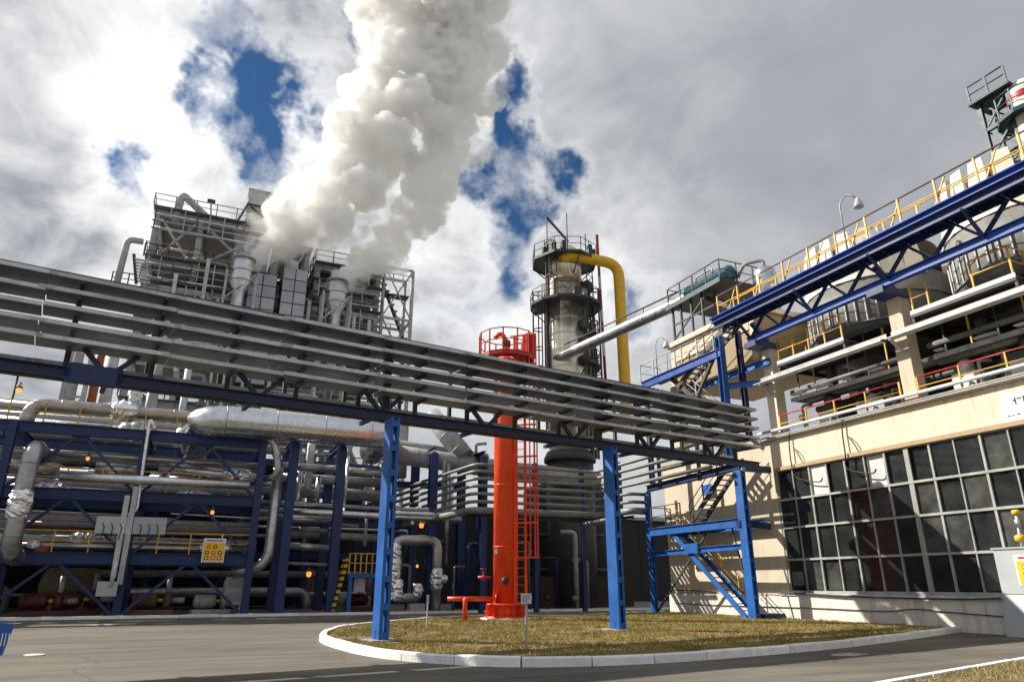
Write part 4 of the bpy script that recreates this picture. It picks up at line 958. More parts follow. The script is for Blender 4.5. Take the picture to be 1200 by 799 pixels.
# ================================================================== BLUE PROCESS RACK, LEFT
FY, BY = 42.6, 47.6
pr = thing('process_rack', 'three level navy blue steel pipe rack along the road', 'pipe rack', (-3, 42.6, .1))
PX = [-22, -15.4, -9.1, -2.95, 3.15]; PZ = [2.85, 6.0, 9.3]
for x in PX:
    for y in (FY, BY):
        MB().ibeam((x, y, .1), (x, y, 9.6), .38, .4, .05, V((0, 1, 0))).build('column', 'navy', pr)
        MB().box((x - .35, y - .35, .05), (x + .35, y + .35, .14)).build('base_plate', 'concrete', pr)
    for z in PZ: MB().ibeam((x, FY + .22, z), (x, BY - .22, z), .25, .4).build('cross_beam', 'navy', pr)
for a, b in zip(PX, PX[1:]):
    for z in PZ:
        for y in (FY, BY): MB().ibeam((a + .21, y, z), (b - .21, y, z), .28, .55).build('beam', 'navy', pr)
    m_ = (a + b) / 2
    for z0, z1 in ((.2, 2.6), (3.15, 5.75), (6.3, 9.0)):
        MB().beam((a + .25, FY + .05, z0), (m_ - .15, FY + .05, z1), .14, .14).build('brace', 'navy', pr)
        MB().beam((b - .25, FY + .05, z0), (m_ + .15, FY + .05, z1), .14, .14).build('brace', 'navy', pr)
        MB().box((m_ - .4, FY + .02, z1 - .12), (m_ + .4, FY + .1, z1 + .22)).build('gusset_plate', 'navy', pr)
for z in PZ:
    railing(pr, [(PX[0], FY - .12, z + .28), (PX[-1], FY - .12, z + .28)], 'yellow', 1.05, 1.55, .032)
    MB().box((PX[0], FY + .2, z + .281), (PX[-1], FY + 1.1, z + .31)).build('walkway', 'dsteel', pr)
# pipes on each level of the rack
gl = 'grey pipe lying on the navy rack'
def xp(x0, y0, x1, y1, Y, r, m='pipe', label=gl, group='pipes on the navy rack', **k):
    return pipe([wy(x0, y0, Y), wy(x1, y1, Y)], r, m, label, group, **k)
A = wy(52, 476, 43.2); B = wy(228, 489, 43.2); B.z = A.z = (A.z + B.z) / 2
pipe([A + V((-.7, 0, -1.4)), A + V((-.55, 0, 0)), B + V((.3, 0, 0)), B + V((.3, 0, -1.6))], .37, 'pipe', 'grey pipe with a foil wrapped valve above the top deck of the navy rack', bend=.75, bands=2.4, wraps=((.53, .55, 1.3),))
vb_ = A.lerp(B, .57) + V((0, 0, 1.0)); tag(foil(vb_, .32, 1.3, (0, 0, 1), 5).build('valve_bonnet', 'foil'), 'foil wrapped valve bonnet standing on the grey pipe', 'valve')
for i, (x0, y0, x1, y1, Y, r, m, wr) in enumerate((
        (-60, 488, 310, 519, 43.9, .28, 'pipe', ((.55, .5, 1.5), (.72, .45, 1.0))), (-60, 480, 300, 508, 45.2, .2, 'pipe2', ()), (-60, 470, 330, 498, 46.6, .3, 'pipe', ((.45, .5, 1.2),)),
        (-60, 523, 310, 547, 43.6, .2, 'pipe', ()), (-60, 541, 68, 552, 44.2, .42, 'pipe', ()), (112, 549, 165, 553, 44.2, .34, 'pipe', ()), (186, 548, 306, 562, 44.2, .33, 'clad', ((.75, .45, 1.6),)),
        (70, 558, 292, 569, 42.0, .24, 'clad', ()), (-60, 566, 290, 588, 43.5, .2, 'pipe', ((.3, .42, 1.2), (.8, .4, 1.8), (.6, .36, .9))), (-60, 560, 300, 578, 46, .26, 'pipe2', ()),
        (-60, 604, 300, 616, 43.9, .14, 'pipe2', ()), (-60, 612, 300, 622, 45.2, .22, 'pipe2', ()), (30, 618, 120, 622, 44.2, .14, 'maroon', ()), (-60, 628, 300, 638, 46, .25, 'pipe', ((.4, .4, 1.2),)),
        (-60, 637, 300, 645, 43.6, .16, 'pipe', ((.25, .3, .6), (.85, .38, 1.6))), (-60, 530, 310, 550, 47, .3, 'bank_pipe', ()), (-60, 595, 150, 604, 43.2, .05, 'white_steel', ()), (200, 602, 305, 608, 42.9, .04, 'white_steel', ()))):
    dk = 'top' if y0 < 510 else 'middle' if y0 < 595 else 'lower'
    kd = 'foil wrapped ' if wr else 'slim pale ' if m == 'white_steel' else 'dark red ' if m == 'maroon' else 'bright clad ' if m == 'clad' else 'thick ' if r > .29 else 'thin ' if r < .19 else ''
    xp(x0, y0, x1, y1, Y, r, m, kd + 'grey pipe along the %s deck of the navy rack' % dk if kd not in ('slim pale ', 'dark red ') else kd + 'pipe along the %s deck of the navy rack' % dk, kd + 'pipes on the %s deck' % dk, wraps=wr, bands=2.6 if r > .22 else 0)
# big riser at the left edge
lr0 = wy(40, 520, 41.2); lr1 = wy(12, 640, 41.2); lr1.x = lr0.x
pipe([V((lr0.x, 45.5, lr0.z - .1)), V((lr0.x, lr0.y, lr0.z - .1)), V((lr0.x, lr0.y, 2.9)), V((lr0.x, 44, 2.9))], .42, 'pipe', 'fat grey riser pipe with foil rings in front of the navy rack', bend=1.1, bands=1.6, n=18, wraps=((.55, .5, 1.5),))
# looping pipe at the right end of the rack
pipe([wy(250, 505, 42.2), wy(322, 513, 42.2), wy(327, 560, 42.2), wy(300, 562, 43.4)], .2, 'pipe', 'pale grey pipe looping down at the end of the top deck', bend=.8, n=14)
l0 = wy(325, 560, 43.0); l1 = V((l0.x, 43, 2.6))
pipe([l0 + V((0, 0, .6)), l1, l1 + V((-1.8, .4, -.4))], .3, 'pipe', 'grey down pipe curving under the rack end', bend=1.4, n=14)
pipe([wy(182, 505, 42.2), wy(176, 490, 42.25), wy(160, 600, 42.3), wy(140, 606, 42.3)], .1, 'foil', 'thin foil wrapped drop pipe on the front of the rack', bend=.3, n=8)
ct = thing('vertical_cable_tray', 'pair of pale vertical cable ducts on the rack column', 'cable duct', (-3.2, 42, 0))
for k, (a, b) in enumerate(((6.0, 1.9), (6.5, 1.6))): MB().box((-3.45 + k * .34, 42.05, b), (-3.2 + k * .34, 42.2, a)).build('duct', 'white_steel', ct)
for k, (x, y) in enumerate(((133, 616), (176, 617))):
    c = wy(x, y, 42.15); t = thing('junction_box', ('pale junction box left of the vertical ducts', 'pale junction box right of the vertical ducts')[k].replace('left of', 'on the far-road side of').replace('right of', 'on the sign side of'), 'box', c)
    MB().box(c + V((-.8, -.05, -.4)), c + V((.75, .15, .45))).build('panel', 'cabinet', t)
    for j in range(3): MB().tube([c + V((-.5 + j * .4, -.1, .1)), c + V((-.4 + j * .4, -.12, -.1)), c + V((-.45 + j * .4, -.1, -.7))], .025, 6).build('cable_tail', 'dsteel', t)
c = wy(128, 690, 42.0); t = thing('control_box', 'pale control box with a pipe at the foot of the rack column', 'box', c)
MB().box(c + V((-.55, -.1, -.35)), c + V((.35, .2, .35))).build('box', 'cabinet', t); MB().tube([c + V((.05, -.15, .1)), c + V((.12, -.15, 1.3))], .09, 8).build('conduit', 'white_steel', t)
# yellow safety board
c0 = wy(250.5, 645, 42.2); sb = thing('safety_board', 'yellow safety notice board with pictograms on the blue rack', 'sign', c0)
w2, h2 = .56, .62
MB().box(c0 + V((-w2, 0, -h2)), c0 + V((w2, .04, h2))).build('board', 'white', sb)
MB().box(c0 + V((-w2 + .05, -.008, -h2 + .06)), c0 + V((w2 - .05, -.001, .4))).build('yellow_field', 'sign_yellow', sb)
MB().box(c0 + V((-.4, -.008, .47)), c0 + V((.4, -.001, .53))).build('title_bar', 'signblue', sb)
for r_, zz in enumerate((.18, -.13, -.4)):
    for cc in range(3 if r_ else 2):
        x = -.32 + cc * .32 + (.05 if not r_ else 0)
        MB().lathe(c0 + V((x, -.012, zz)), [(.11, 0), (.11, -.004)], 14, True, V((0, 1, 0))).build('pictogram', ('crimson', 'black', 'black', 'crimson', 'black')[(r_ * 2 + cc) % 5], sb)
        MB().lathe(c0 + V((x, -.018, zz)), [(.065, 0), (.065, -.003)], 14, True, V((0, 1, 0))).build('pictogram', 'white' if r_ == 2 else 'sign_yellow', sb)
# pumps and vessels on the ground under the rack
def pump(p, m, label, s=1.0, rz=0):
    p = V(p); t = thing('pump', label, 'pump', p); X = V((math.cos(rz), math.sin(rz), 0)); Yv = V((-math.sin(rz), math.cos(rz), 0))
    def L_(a, b, c_): return p + X * a * s + Yv * b * s + V((0, 0, c_ * s))
    MB().beam(L_(-.9, 0, .12), L_(.9, 0, .12), .7 * s, .2 * s).build('base_frame', m, t)
    MB().lathe(L_(-.75, 0, .6), [(.16 * s, -.06 * s), (.3 * s, 0), (.3 * s, .85 * s), (.2 * s, .95 * s)], 18, True, X).build('motor', m, t)
    for i in range(6): MB().lathe(L_(-.65 + i * .12, 0, .6), [(.31 * s, 0), (.335 * s, .01), (.335 * s, .03 * s), (.31 * s, .04 * s)], 18, False, X).build('cooling_fin', m, t)
    MB().tube([L_(.2, 0, .6), L_(.45, 0, .6)], .08 * s, 8).build('shaft_guard', 'yellow', t)
    MB().lathe(L_(.45, 0, .6), [(.2 * s, 0), (.36 * s, .05 * s), (.36 * s, .25 * s), (.2 * s, .32 * s)], 18, True, X).build('casing', m, t)
    MB().tube([L_(.6, 0, .9), L_(.6, 0, 1.6)], .11 * s, 10).build('discharge_pipe', 'pipe2', t)
    MB().tube([L_(.77, 0, .6), L_(1.3, 0, .6)], .13 * s, 10).build('suction_pipe', 'pipe2', t)
    return t
for (x, y, Y, m, lb, s, rz) in ((45, 726, 43.6, 'maroon', 'dark red pump beside the fat grey riser', 1.2, 0), (85, 725, 44, 'maroon', 'dark red pump at the foot of the rack under the dim vessel', 1.3, .3), (175, 724, 43.5, 'brown', 'rust brown pump under the blue inverted V brace', 1.2, 0), (245, 722, 43.6, 'pipe2', 'grey pump below the yellow safety board', 1.1, .2),
                                (425, 719, 44, 'maroon', 'red pump under the small blue access platform', 1.1, 0), (410, 718, 46, 'pipe2', 'grey pump in the shade behind the access platform', 1.1, .4)):
    p = wy(x, y, Y); p.z = .09; pump(p, m, lb, s, rz)
hvv = thing('horizontal_vessel', 'dim olive horizontal vessel in the shade under the rack', 'tank', (-5, 45.5, .1))
M['grating'] = mat('open_grating', (.13, .13, .13), .7)
M['olive'] = mat('olive_paint', (.12, .1, .055), .6)
MB().lathe((-6.6, 45.4, 1.5), [(.2, -.35), (.7, -.2), (.95, 0), (.95, 2.2), (.7, 2.4), (.2, 2.55)], 24, True, V((1, 0, 0))).build('shell', 'olive', hvv)
for x in (-6.2, -4.8): MB().box((x - .12, 44.7, .09), (x + .12, 46.1, .95)).build('saddle', 'concrete', hvv)
c = wy(48, 650, 43.4); t = thing('valve_assembly', 'dim orange valve hanging below the lower deck', 'valve', c)
MB().lathe(c, [(.15, -.5), (.34, -.45), (.34, -.3), (.2, -.2), (.3, .1), (.34, .3), (.15, .4)], 14).build('body', 'rust', t)
for (x, y, m, lb) in ((275, 693, 'cabinet', 'pale twin door cabinet on legs at the rack end'),):
    c = wy(x, y, 43.5); t = thing('instrument_cabinet', lb, 'cabinet', c)
    MB().box(c + V((-.5, 0, -.7)), c + V((.45, .4, .75))).build('body', m, t)
    for z in (.15, -.5): MB().box(c + V((-.4, -.02, z)), c + V((.35, -.001, z + .45))).build('door', 'pipe2', t)
    for x_ in (-.4, .35): MB().box(c + V((x_ - .04, .1, -1.55)), c + V((x_ + .04, .2, -.701))).build('leg', m, t)

# ================================================================== MIDDLE NAVY FRAME WITH THE BIG SILVER PIPE
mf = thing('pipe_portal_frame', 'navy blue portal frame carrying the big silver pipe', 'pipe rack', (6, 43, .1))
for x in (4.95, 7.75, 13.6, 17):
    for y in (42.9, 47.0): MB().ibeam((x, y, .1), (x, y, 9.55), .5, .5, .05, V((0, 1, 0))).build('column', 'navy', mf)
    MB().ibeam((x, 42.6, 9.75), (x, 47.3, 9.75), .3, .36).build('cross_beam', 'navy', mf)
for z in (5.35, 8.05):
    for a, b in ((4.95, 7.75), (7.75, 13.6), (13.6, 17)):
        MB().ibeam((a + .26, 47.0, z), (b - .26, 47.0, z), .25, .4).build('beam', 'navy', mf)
A = wy(255, 489, 41.9); B = wy(452, 513, 41.9); zc = (A.z + B.z) / 2; A.z = B.z = zc
pipe([A + V((-.9, 6, -.8)), A + V((-.9, 0, 0)), B + V((.35, 0, 0)), B + V((.35, 5, -.2))], .88, 'bright_clad', 'big shiny silver clad pipe crossing behind the blue post', bend=1.7, bands=2.2, n=28, band_m='pipe')
pipe([wy(452, 531, 44.5), wy(590, 551, 44.5), wy(700, 562, 44.5)], .62, 'pipe2', 'big dull grey pipe running behind the red column', bend=1, bands=3.0, n=20)
pipe([wy(440, 520, 46.5), wy(570, 540, 46.5)], .5, 'pipe2', 'second dull grey pipe above and behind the big one', bend=1, n=18)
pipe([wy(506, 487, 46.0), wy(545, 536, 44.2)], .66, 'pipe2', 'thick grey pipe dropping at a slant into the big grey pipe', n=20, bands=1.3)
pipe([wy(570, 520, 44.4), wy(558, 521, 44.4), wy(558, 533, 44.4)], .1, 'pipe2', 'small hooked vent pipe on top of the big grey pipe', bend=.2, n=8)
for i, (x0, y0, x1, y1, Y, r, m) in enumerate(((330, 546, 395, 550, 44.0, .24, 'pipe'), (395, 551, 455, 556, 44.2, .26, 'pipe'), (300, 588, 450, 596, 43.5, .1, 'pipe2'), (300, 597, 540, 610, 43.4, .2, 'clad'), (300, 606, 400, 611, 43.8, .2, 'pipe'),
                                              (315, 606, 395, 610, 45, .22, 'pipe2'), (350, 620, 383, 623, 45, .16, 'pipe2'), (335, 639, 385, 643, 44.6, .22, 'pipe'), (335, 660, 383, 662, 45, .1, 'pipe2'), (395, 575, 455, 579, 45.5, .16, 'pipe2'), (330, 560, 450, 566, 46.5, .3, 'pipe2'),
                                              (300, 575, 460, 584, 47.6, .3, 'pipe2'), (330, 625, 460, 632, 47.4, .25, 'pipe2'), (395, 615, 420, 617, 44, .1, 'pipe2'))):
    lv = 'under the big silver pipe' if y0 < 570 else 'beside the right angled pipes' if y0 < 604 else 'just below the right angled pipes' if y0 < 615 else 'low in the shade'
    kd = 'thick' if r > .21 else 'thin'
    xp(x0, y0, x1, y1, Y, r, m, '%s grey pipe threading between the navy portal columns %s' % (kd, lv), '%s portal pipes %s' % (kd, lv))
for i, (x, y0, y1, Y, r, m) in enumerate(((366, 512, 575, 45.6, .24, 'white_steel'), (352, 552, 590, 44.6, .2, 'pipe'), (374, 558, 592, 44.4, .16, 'pipe'), (402, 560, 590, 44.2, .13, 'pipe2'), (408, 535, 600, 43.6, .09, 'foil'), (430, 600, 640, 44, .1, 'pipe2'), (398, 615, 660, 43.6, .1, 'pipe2'), (470, 500, 560, 50, .6, 'pipe2'), (345, 552, 590, 44.6, .18, 'pipe2'))):
    a = wy(x, y0, Y); b = V((a.x, Y, wy(x, y1, Y).z)); pipe([a, b], r, m, '%s vertical %s pipe between the navy portal columns' % ('thick' if r > .19 else 'slim', {'foil': 'foil wrapped', 'white_steel': 'pale', 'pipe': 'clad', 'pipe2': 'painted grey'}[m]), 'risers between the portal columns', n=10)
# L pipes turning up in front of the bank
for k in range(3):
    a = wy(455, 596 + k * 5, 42.8 - .15 * k); b = wy(519 + 4.5 * k, 599 + k * 6, 42.8 - .15 * k); b.z = a.z
    pipe([a, b, b + V((0, 0, 3.2 - .0 * k))] if k < 2 else [a, b, b + V((0, 0, 2.6))], .12 + .04 * (k == 1), ('pipe2', 'clad', 'pipe')[k], 'grey pipe turning up at a right angle before the dark bank', 'right angled pipes', bend=.35, n=10)
a = wy(524, 600, 42.6); pipe([a + V((0, 0, 3)), V((a.x, a.y, 2.8))], .15, 'pipe', 'thin grey riser beside the right angled pipes', n=10)
# foil wrapped inverted U pipe on the slab edge
ua = wy(463, 632, 42.1); ub = wy(513, 634, 42.1); zt = (ua.z + ub.z) / 2
U = pipe([V((ua.x, 42.1, .9)), V((ua.x, 42.1, zt)), V((ub.x, 42.1, zt)), V((ub.x, 42.1, .1))], .3, 'pipe', 'inverted U pipe with foil wrapped legs at the slab edge', bend=.6, n=16)
foil(V((ua.x, 42.1, 2.6)), .42, 2.6, (0, 0, 1), 3).build('foil_wrap', 'foil', U); foil(V((ua.x + .2, 42.0, 1.3)), .38, 1.2, (0, 0, 1), 8).build('foil_wrap', 'foil', U)
foil(V((ub.x, 42.1, 1.9)), .38, 1.3, (0, 0, 1), 4).build('foil_wrap', 'foil', U); foil(V((ub.x + .4, 41.95, 1.9)), .22, .5, (1, 0, 0), 6).build('foil_wrap', 'foil', U)
MB().tube([(ua.x, 42.1, 1.0), (ua.x + .3, 42.0, .85), (ua.x + 1.5, 42.0, .9)], .24, 12, .3).build('elbow', 'pipe', U)
foil(V((ua.x + 1.5, 42.0, 1.25)), .3, .8, (0, 0, 1), 11).build('foil_wrap', 'foil', U)
MB().box((ua.x + 1.0, 41.7, .02), (ua.x + 1.9, 42.4, .55)).build('pier', 'concrete', U)
# small access platform with hazard stripes
ap = thing('access_platform', 'small blue access platform with yellow guard rails', 'platform', (9, 42.6, .1))
pa = wy(408, 672, 42.6); pb = wy(446, 676, 42.6); z = pa.z
MB().box((pa.x, 42.4, z - .25), (pb.x + .4, 44.4, z)).build('deck', 'blue', ap)
for x in (pa.x + .15, pb.x + .2): MB().box((x - .1, 42.5, .1), (x + .1, 42.7, z - .251)).build('leg', 'blue', ap)
railing(ap, [(pa.x, 42.45, z), (pb.x + .4, 42.45, z)], 'yellow', 1.1, .32, .035)
MB().beam((pa.x - .75, 42.5, .2), (pa.x - .1, 42.5, z + .8), .12, .2).build('stair_stringer', 'stripe', ap)
MB().beam((pa.x - .75, 43.4, .2), (pa.x - .1, 43.4, z + .8), .12, .2).build('stair_stringer', 'stripe', ap)
for i in range(6): MB().box((pa.x - .8 + i * .12, 42.57, .3 + i * .3), (pa.x - .5 + i * .12, 43.33, .34 + i * .3)).build('step', 'dsteel', ap)
c = wy(422, 685, 43.0); tag(MB().box(c + V((-.35, 0, -.4)), c + V((.3, .3, .45))).build('meter_box', 'white_steel'), 'pale meter box hanging under the blue access platform', 'box')

# background process buildings in the shade
def frame_block(name, label, x0, x1, y0, y1, zs, m, nx, cm=.4, deck='dsteel'):
    t = thing(name, label, 'structure', ((x0 + x1) / 2, y0, .1))
    for i in range(nx + 1):
        x = x0 + (x1 - x0) * i / nx
        for y in (y0, y1): MB().beam((x, y, .1), (x, y, zs[-1]), cm, cm).build('column', m, t)
        for z in zs: MB().beam((x, y0 + cm / 2 + .001, z), (x, y1 - cm / 2 - .001, z), cm * .7, cm).build('cross_beam', m, t)
    for z in zs:
        for y in (y0, y1): MB().beam((x0, y - .002, z), (x1, y - .002, z), cm * .6, cm * 1.1).build('beam', m, t)
        MB().box((x0 + .2, y0 + .3, z + cm / 2), (x1 - .2, y1 - .3, z + cm / 2 + .06)).build('floor', deck, t)
    return t
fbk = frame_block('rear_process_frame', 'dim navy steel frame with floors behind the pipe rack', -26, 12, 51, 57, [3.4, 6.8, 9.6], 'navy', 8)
for i in range(26):
    x = -25 + i * 1.42 + random.uniform(-.3, .3); zb = random.choice((.1, 3.7, 7.05)); h = random.uniform(1.4, 2.8); r_ = random.uniform(.25, .75)
    fl_ = {.1: 'on the ground inside', 3.7: 'on the first floor of', 7.05: 'on the second floor of'}[zb]
    k = thing('small_vessel', 'dim upright vessel standing %s the rear process frame' % fl_, 'tank', (x, 53, zb), 'vessels %s the rear frame' % fl_)
    MB().lathe((x, 53 + random.uniform(-.6, .6), zb), [(r_ * .6, .0), (r_, .15), (r_, h - .3), (r_ * .6, h - .05), (r_ * .15, h)], 14).build('shell', random.choice(('dsteel', 'tank', 'tank', 'dsteel', 'pipe2')), k)
for i in range(22):
    z = random.choice((1.2, 2.2, 4.4, 5.4, 7.9, 8.6, 10.4, 11)) + random.uniform(-.3, .3); y = random.uniform(49.3, 50.6)
    x0 = random.uniform(-26, 2); x1 = x0 + random.uniform(8, 20)
    pipe([(x0, y, z), (min(x1, 20), y, z), (min(x1, 20), y, z - random.uniform(.8, 2))], random.uniform(.1, .34), random.choice(('bank_pipe', 'pipe2', 'tank', 'pipe', 'tank')), 'grey pipe strung along the front of the rear process frame %s' % ('at ground level' if z < 3.2 else 'at first floor level' if z < 6.6 else 'at second floor level' if z < 9.5 else 'above the top floor'), 'pipes on the rear process frame %d' % int(z / 3.2), n=10)
for i in range(12):
    x = 13.2 + i * 1.05 + random.uniform(-.25, .25); y = random.uniform(43, 45.2); z1 = random.uniform(2.5, 5.2)
    pipe([(x, y, .1), (x, y, z1), (x + random.choice((-.9, .9)), y + .4, z1)], random.uniform(.05, .16), random.choice(('bank_pipe', 'tank', 'navy', 'pipe2', 'dsteel')), 'dim upright pipe in the shade behind the red column', 'dim upright pipes behind the red column', n=8)
for i in range(7):
    p = V((14 + i * 1.6, random.uniform(42.6, 44.5), .09)); t = thing('valve_stand', 'dim valve stand on the slab behind the red column', 'valve', p, 'valve stands behind the red column')
    MB().tube([p, p + V((0, 0, 1.1))], .06, 6).build('stem', 'dsteel', t); MB().lathe(p + V((0, 0, .5)), [(.06, 0), (.17, .05), (.17, .25), (.06, .3)], 10, False).build('body', random.choice(('tank', 'maroon', 'navy')), t); MB().lathe(p + V((0, 0, 1.1)), [(.18, 0), (.2, .02), (.18, .04)], 12).build('handwheel', 'dsteel', t)
bwall = thing('dark_backing_house', 'long dark house added as backing behind the process frames', 'building', (0, 59, 0))  # dark wall added to darken the background behind the frames
for i in range(20): MB().box((-40 + i * 4.2, 59, .08), (-35.85 + i * 4.2, 62, 7.5)).build('wall_panel', 'deep_shade', bwall)
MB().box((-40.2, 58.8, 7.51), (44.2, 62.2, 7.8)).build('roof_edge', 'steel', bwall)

# ================================================================== TALL GREY UNIT, FAR LEFT
gu = thing('tall_process_unit', 'tall weathered grey steel process unit with railed floors', 'process unit', (4, 65, .1))
GX0 = wy(176, 300, 65).x; GX1 = wy(312, 300, 65).x
zt, z2, z3 = 33.9, 29.0, 26.6
cols_l = [GX0, (GX0 * .62 + GX1 * .38), GX1]
LV = [6, 11, 16, 20, 23.3, z3, z2, zt]
def unit(xs, y0, y1, levels, m='steel', rails=True):
    for x in xs:
        for y in (y0, y1): MB().beam((x, y, .1), (x, y, levels[-1]), .45, .45).build('column', m, gu)
    for z in levels:
        for y in (y0, y1): MB().beam((xs[0] - .3, y - .003, z), (xs[-1] + .3, y - .003, z), .34, .55).build('beam', m, gu)
        for x in xs: MB().beam((x, y0 + .3, z), (x, y1 - .3, z), .34, .5).build('beam', m, gu)
        MB().box((xs[0] - .4, y0 - .9, z + .3), (xs[-1] + .4, y1 + .2, z + .36)).build('floor', 'grating', gu)
        if rails: railing(gu, [(xs[0] - .4, y1, z + .4), (xs[0] - .4, y0 - .85, z + .4), (xs[-1] + .4, y0 - .85, z + .4)], 'olive' if z < zt else m, 1.15, 1.9, .05, fine=False)
    for a, b in zip(levels, levels[1:]):
        for p, q in zip(xs, xs[1:]):
            if (q - p) > 2.5 and b - a > 4: 
                MB().beam((p + .3, y0, a + .3), (q - .3, y0, b - .3), .2, .2).build('brace', m, gu); MB().beam((p + .3, y0 + .22, b - .3), (q - .3, y0 + .22, a + .3), .2, .2).build('brace', m, gu)
unit(cols_l, 65, 74, LV)
zr = 31.2
xr = [wy(370, 340, 65).x, wy(408, 340, 65).x, wy(442, 340, 65).x]
unit(xr, 65, 73, [6, 11, 16, 20, 23.5, 26.8, zr - 1.8, zr])
unit([GX1 + 1.1, xr[0] - .9], 67, 74, [6, 11, 16, 20, 23.5, 26.0, 29.2, 33.4], rails=False)
for i in range(60):       # pipework and drums inside the unit
    x = random.uniform(GX0, xr[-1]); z = random.choice([.4, 6.4, 11.4, 16.4, 20.4, 23.8, 27.0, 29.5]); h = random.uniform(1.2, 2.6); r_ = random.uniform(.2, .75); y = random.uniform(64.8, 69)
    mb = MB()
    if i % 3: mb.tube([(x, y, z), (x, y, z + h)], r_ * .5, 10)
    else: mb.lathe((x, y, z), [(r_ * .6, 0), (r_, .12), (r_, h - .2), (r_ * .4, h)], 12)
    mb.build('vessel' if i % 3 == 0 else 'riser', random.choice(('steel', 'pipe2', 'white_steel', 'pipe', 'dsteel')), gu)
for i in range(90):
    x0 = random.uniform(GX0 - .5, xr[-1] - 3); z = random.uniform(10, 32); L_ = random.uniform(2, 7); y = random.uniform(64.2, 66)
    if z > 29 and x0 + L_ > GX1 and x0 < xr[0]: z -= 6
    MB().tube([(x0, y, z), (min(x0 + L_, xr[-1]), y, z), (min(x0 + L_, xr[-1]), y, z - random.uniform(.6, 2.5))], random.uniform(.1, .3), 8, .4).build('pipe_run', random.choice(('pipe2', 'steel', 'white_steel', 'white_steel', 'white_steel')), gu)
for lv_, (xa_, xb_) in ((z2, (GX0, GX1)), (z3, (GX0, GX1)), (zt, (GX0, GX1)), (26.8, (xr[0], xr[-1])), (23.5, (GX0, xr[-1])), (zr - 1.8, (xr[0], xr[-1]))):
    for k_ in range(int((xb_ - xa_) / 1.1)):      # slender hangers, small bore lines and lamps between floors
        x = xa_ + k_ * 1.1 + random.uniform(-.3, .3); h_ = random.uniform(.8, 2.3)
        MB().beam((x, 64.05, lv_ - h_), (x, 64.05, lv_ + .2), .09, .09).build('hanger', random.choice(('white_steel', 'steel', 'dsteel')), gu)
    for k_ in range(3):
        z_ = lv_ - .5 - k_ * .6; MB().tube([(xa_ - .3, 64.1 + k_ * .2, z_), (xb_ + .2, 64.1 + k_ * .2, z_)], .07 + .04 * k_, 6).build('small_bore_line', ('white_steel', 'pipe2', 'clad')[k_], gu)
for i in range(14):
    x = wy(200 + i * 18, 360, 64).x; z0 = random.uniform(18, 24); z1 = z0 + random.uniform(4, 7.5)
    MB().beam((x, 64, z0), (x, 64, z1), .32, .32).build('stanchion', 'white_steel', gu)
# details against the sky
p = [wy(205, 262, 65), wy(212, 233, 65), wy(216, 230, 65), wy(243, 256, 65)]
MB().tube(p, .35, 10, 1.2).build('vent_bend', 'steel', gu)
MB().tube([wy(137, 332, 65), wy(150, 281, 65), wy(168, 284, 65)], .28, 10, .5).build('outer_pipe', 'steel', gu)
MB().beam(wy(247, 258, 65), wy(247.5, 234, 65), .12, .12).build('mast', 'dsteel', gu); MB().box(wy(247.5, 238, 65) + V((-.35, -.2, 0)), wy(247.5, 238, 65) + V((.35, .2, .25))).build('mast_light', 'dsteel', gu)
railing(gu, [wy(130, 332, 65), wy(168, 337, 65)], 'dsteel', 1.1, 1.2, .05, fine=False)
s0 = wy(176, 332, 64.2); s1_ = wy(172, 303, 64.2)
for i in range(8): MB().beam(s0.lerp(s1_, i / 8), s0.lerp(s1_, i / 8) + V((-1.0, 0, 0)), .3, .1).build('stair_tread', 'white_steel', gu)
MB().beam(s0 + V((-1.05, 0, -.3)), s1_ + V((-1.05, 0, .2)), .12, .25).build('stair_stringer', 'dsteel', gu)
railing(gu, [wy(168, 300, 64.4), wy(196, 306, 64.4)], 'dsteel', 1.3, 1.0, .05, fine=False)
# rectangular exhaust duct on the roof
da, db = wy(287, 262, 66), wy(313, 266, 66)
dct = thing('exhaust_duct', 'square grey sheet metal exhaust duct on the unit roof', 'duct', (da.x + 1, 66, 34.4))
MB().box((da.x, 66, 34.35), (db.x - .1, 68, 38.9)).build('shaft', 'steel', dct)
for z in (35.4, 37.2, 38.85): MB().box((da.x - .07, 65.93, z), (db.x - .03, 68.07, z + .12)).build('stiffener', 'steel', dct)
MB().beam((da.x - .9, 65.6, 34.3), (da.x + .1, 65.6, 37.1), .18, .18).build('strut', 'dsteel', dct); MB().beam((da.x, 65.7, 37.0), (db.x + 1.3, 65.7, 37.0), .16, .16).build('strut', 'dsteel', dct)
MB().beam((da.x + .3, 65.7, 36.8), (db.x + 1.0, 65.7, 34.8), .14, .14).build('strut', 'dsteel', dct); MB().beam((db.x + 1.2, 65.7, 34.4), (db.x + 1.2, 65.7, 37.0), .14, .14).build('strut', 'dsteel', dct)
# two panelled cooler faces
def cooler(xa, ya, xb, yb, Y, nx, nz, label):
    a, b = wy(xa, ya, Y), wy(xb, yb, Y); t = thing('air_cooler', label, 'cooler', (a.x, Y, b.z), 'panelled air coolers')
    x0, x1 = a.x, b.x; zA, zB = a.z, b.z - 6
    MB().box((x0, Y + .06, zB), (x1, Y + 3, zA)).build('casing', 'dsteel', t)
    rows_ = nz + 3; pw = (x1 - x0) / nx; ph = (zA - zB) / rows_
    me = MB().box((.05, 0, .05), (pw - .05, .055, ph - .05)).mesh('panel', 'panel')
    for i in range(nx):
        for j in range(rows_): place(me, 'panel', t, (x0 + i * pw, Y, zB + j * ph))
cooler(293, 318, 319, 378, 63.4, 2, 6, 'grey panelled cooler face beside the steaming vent under the exhaust duct')
cooler(333, 313, 356, 372, 63.4, 2, 6, 'grey panelled cooler face between the two steaming vents')
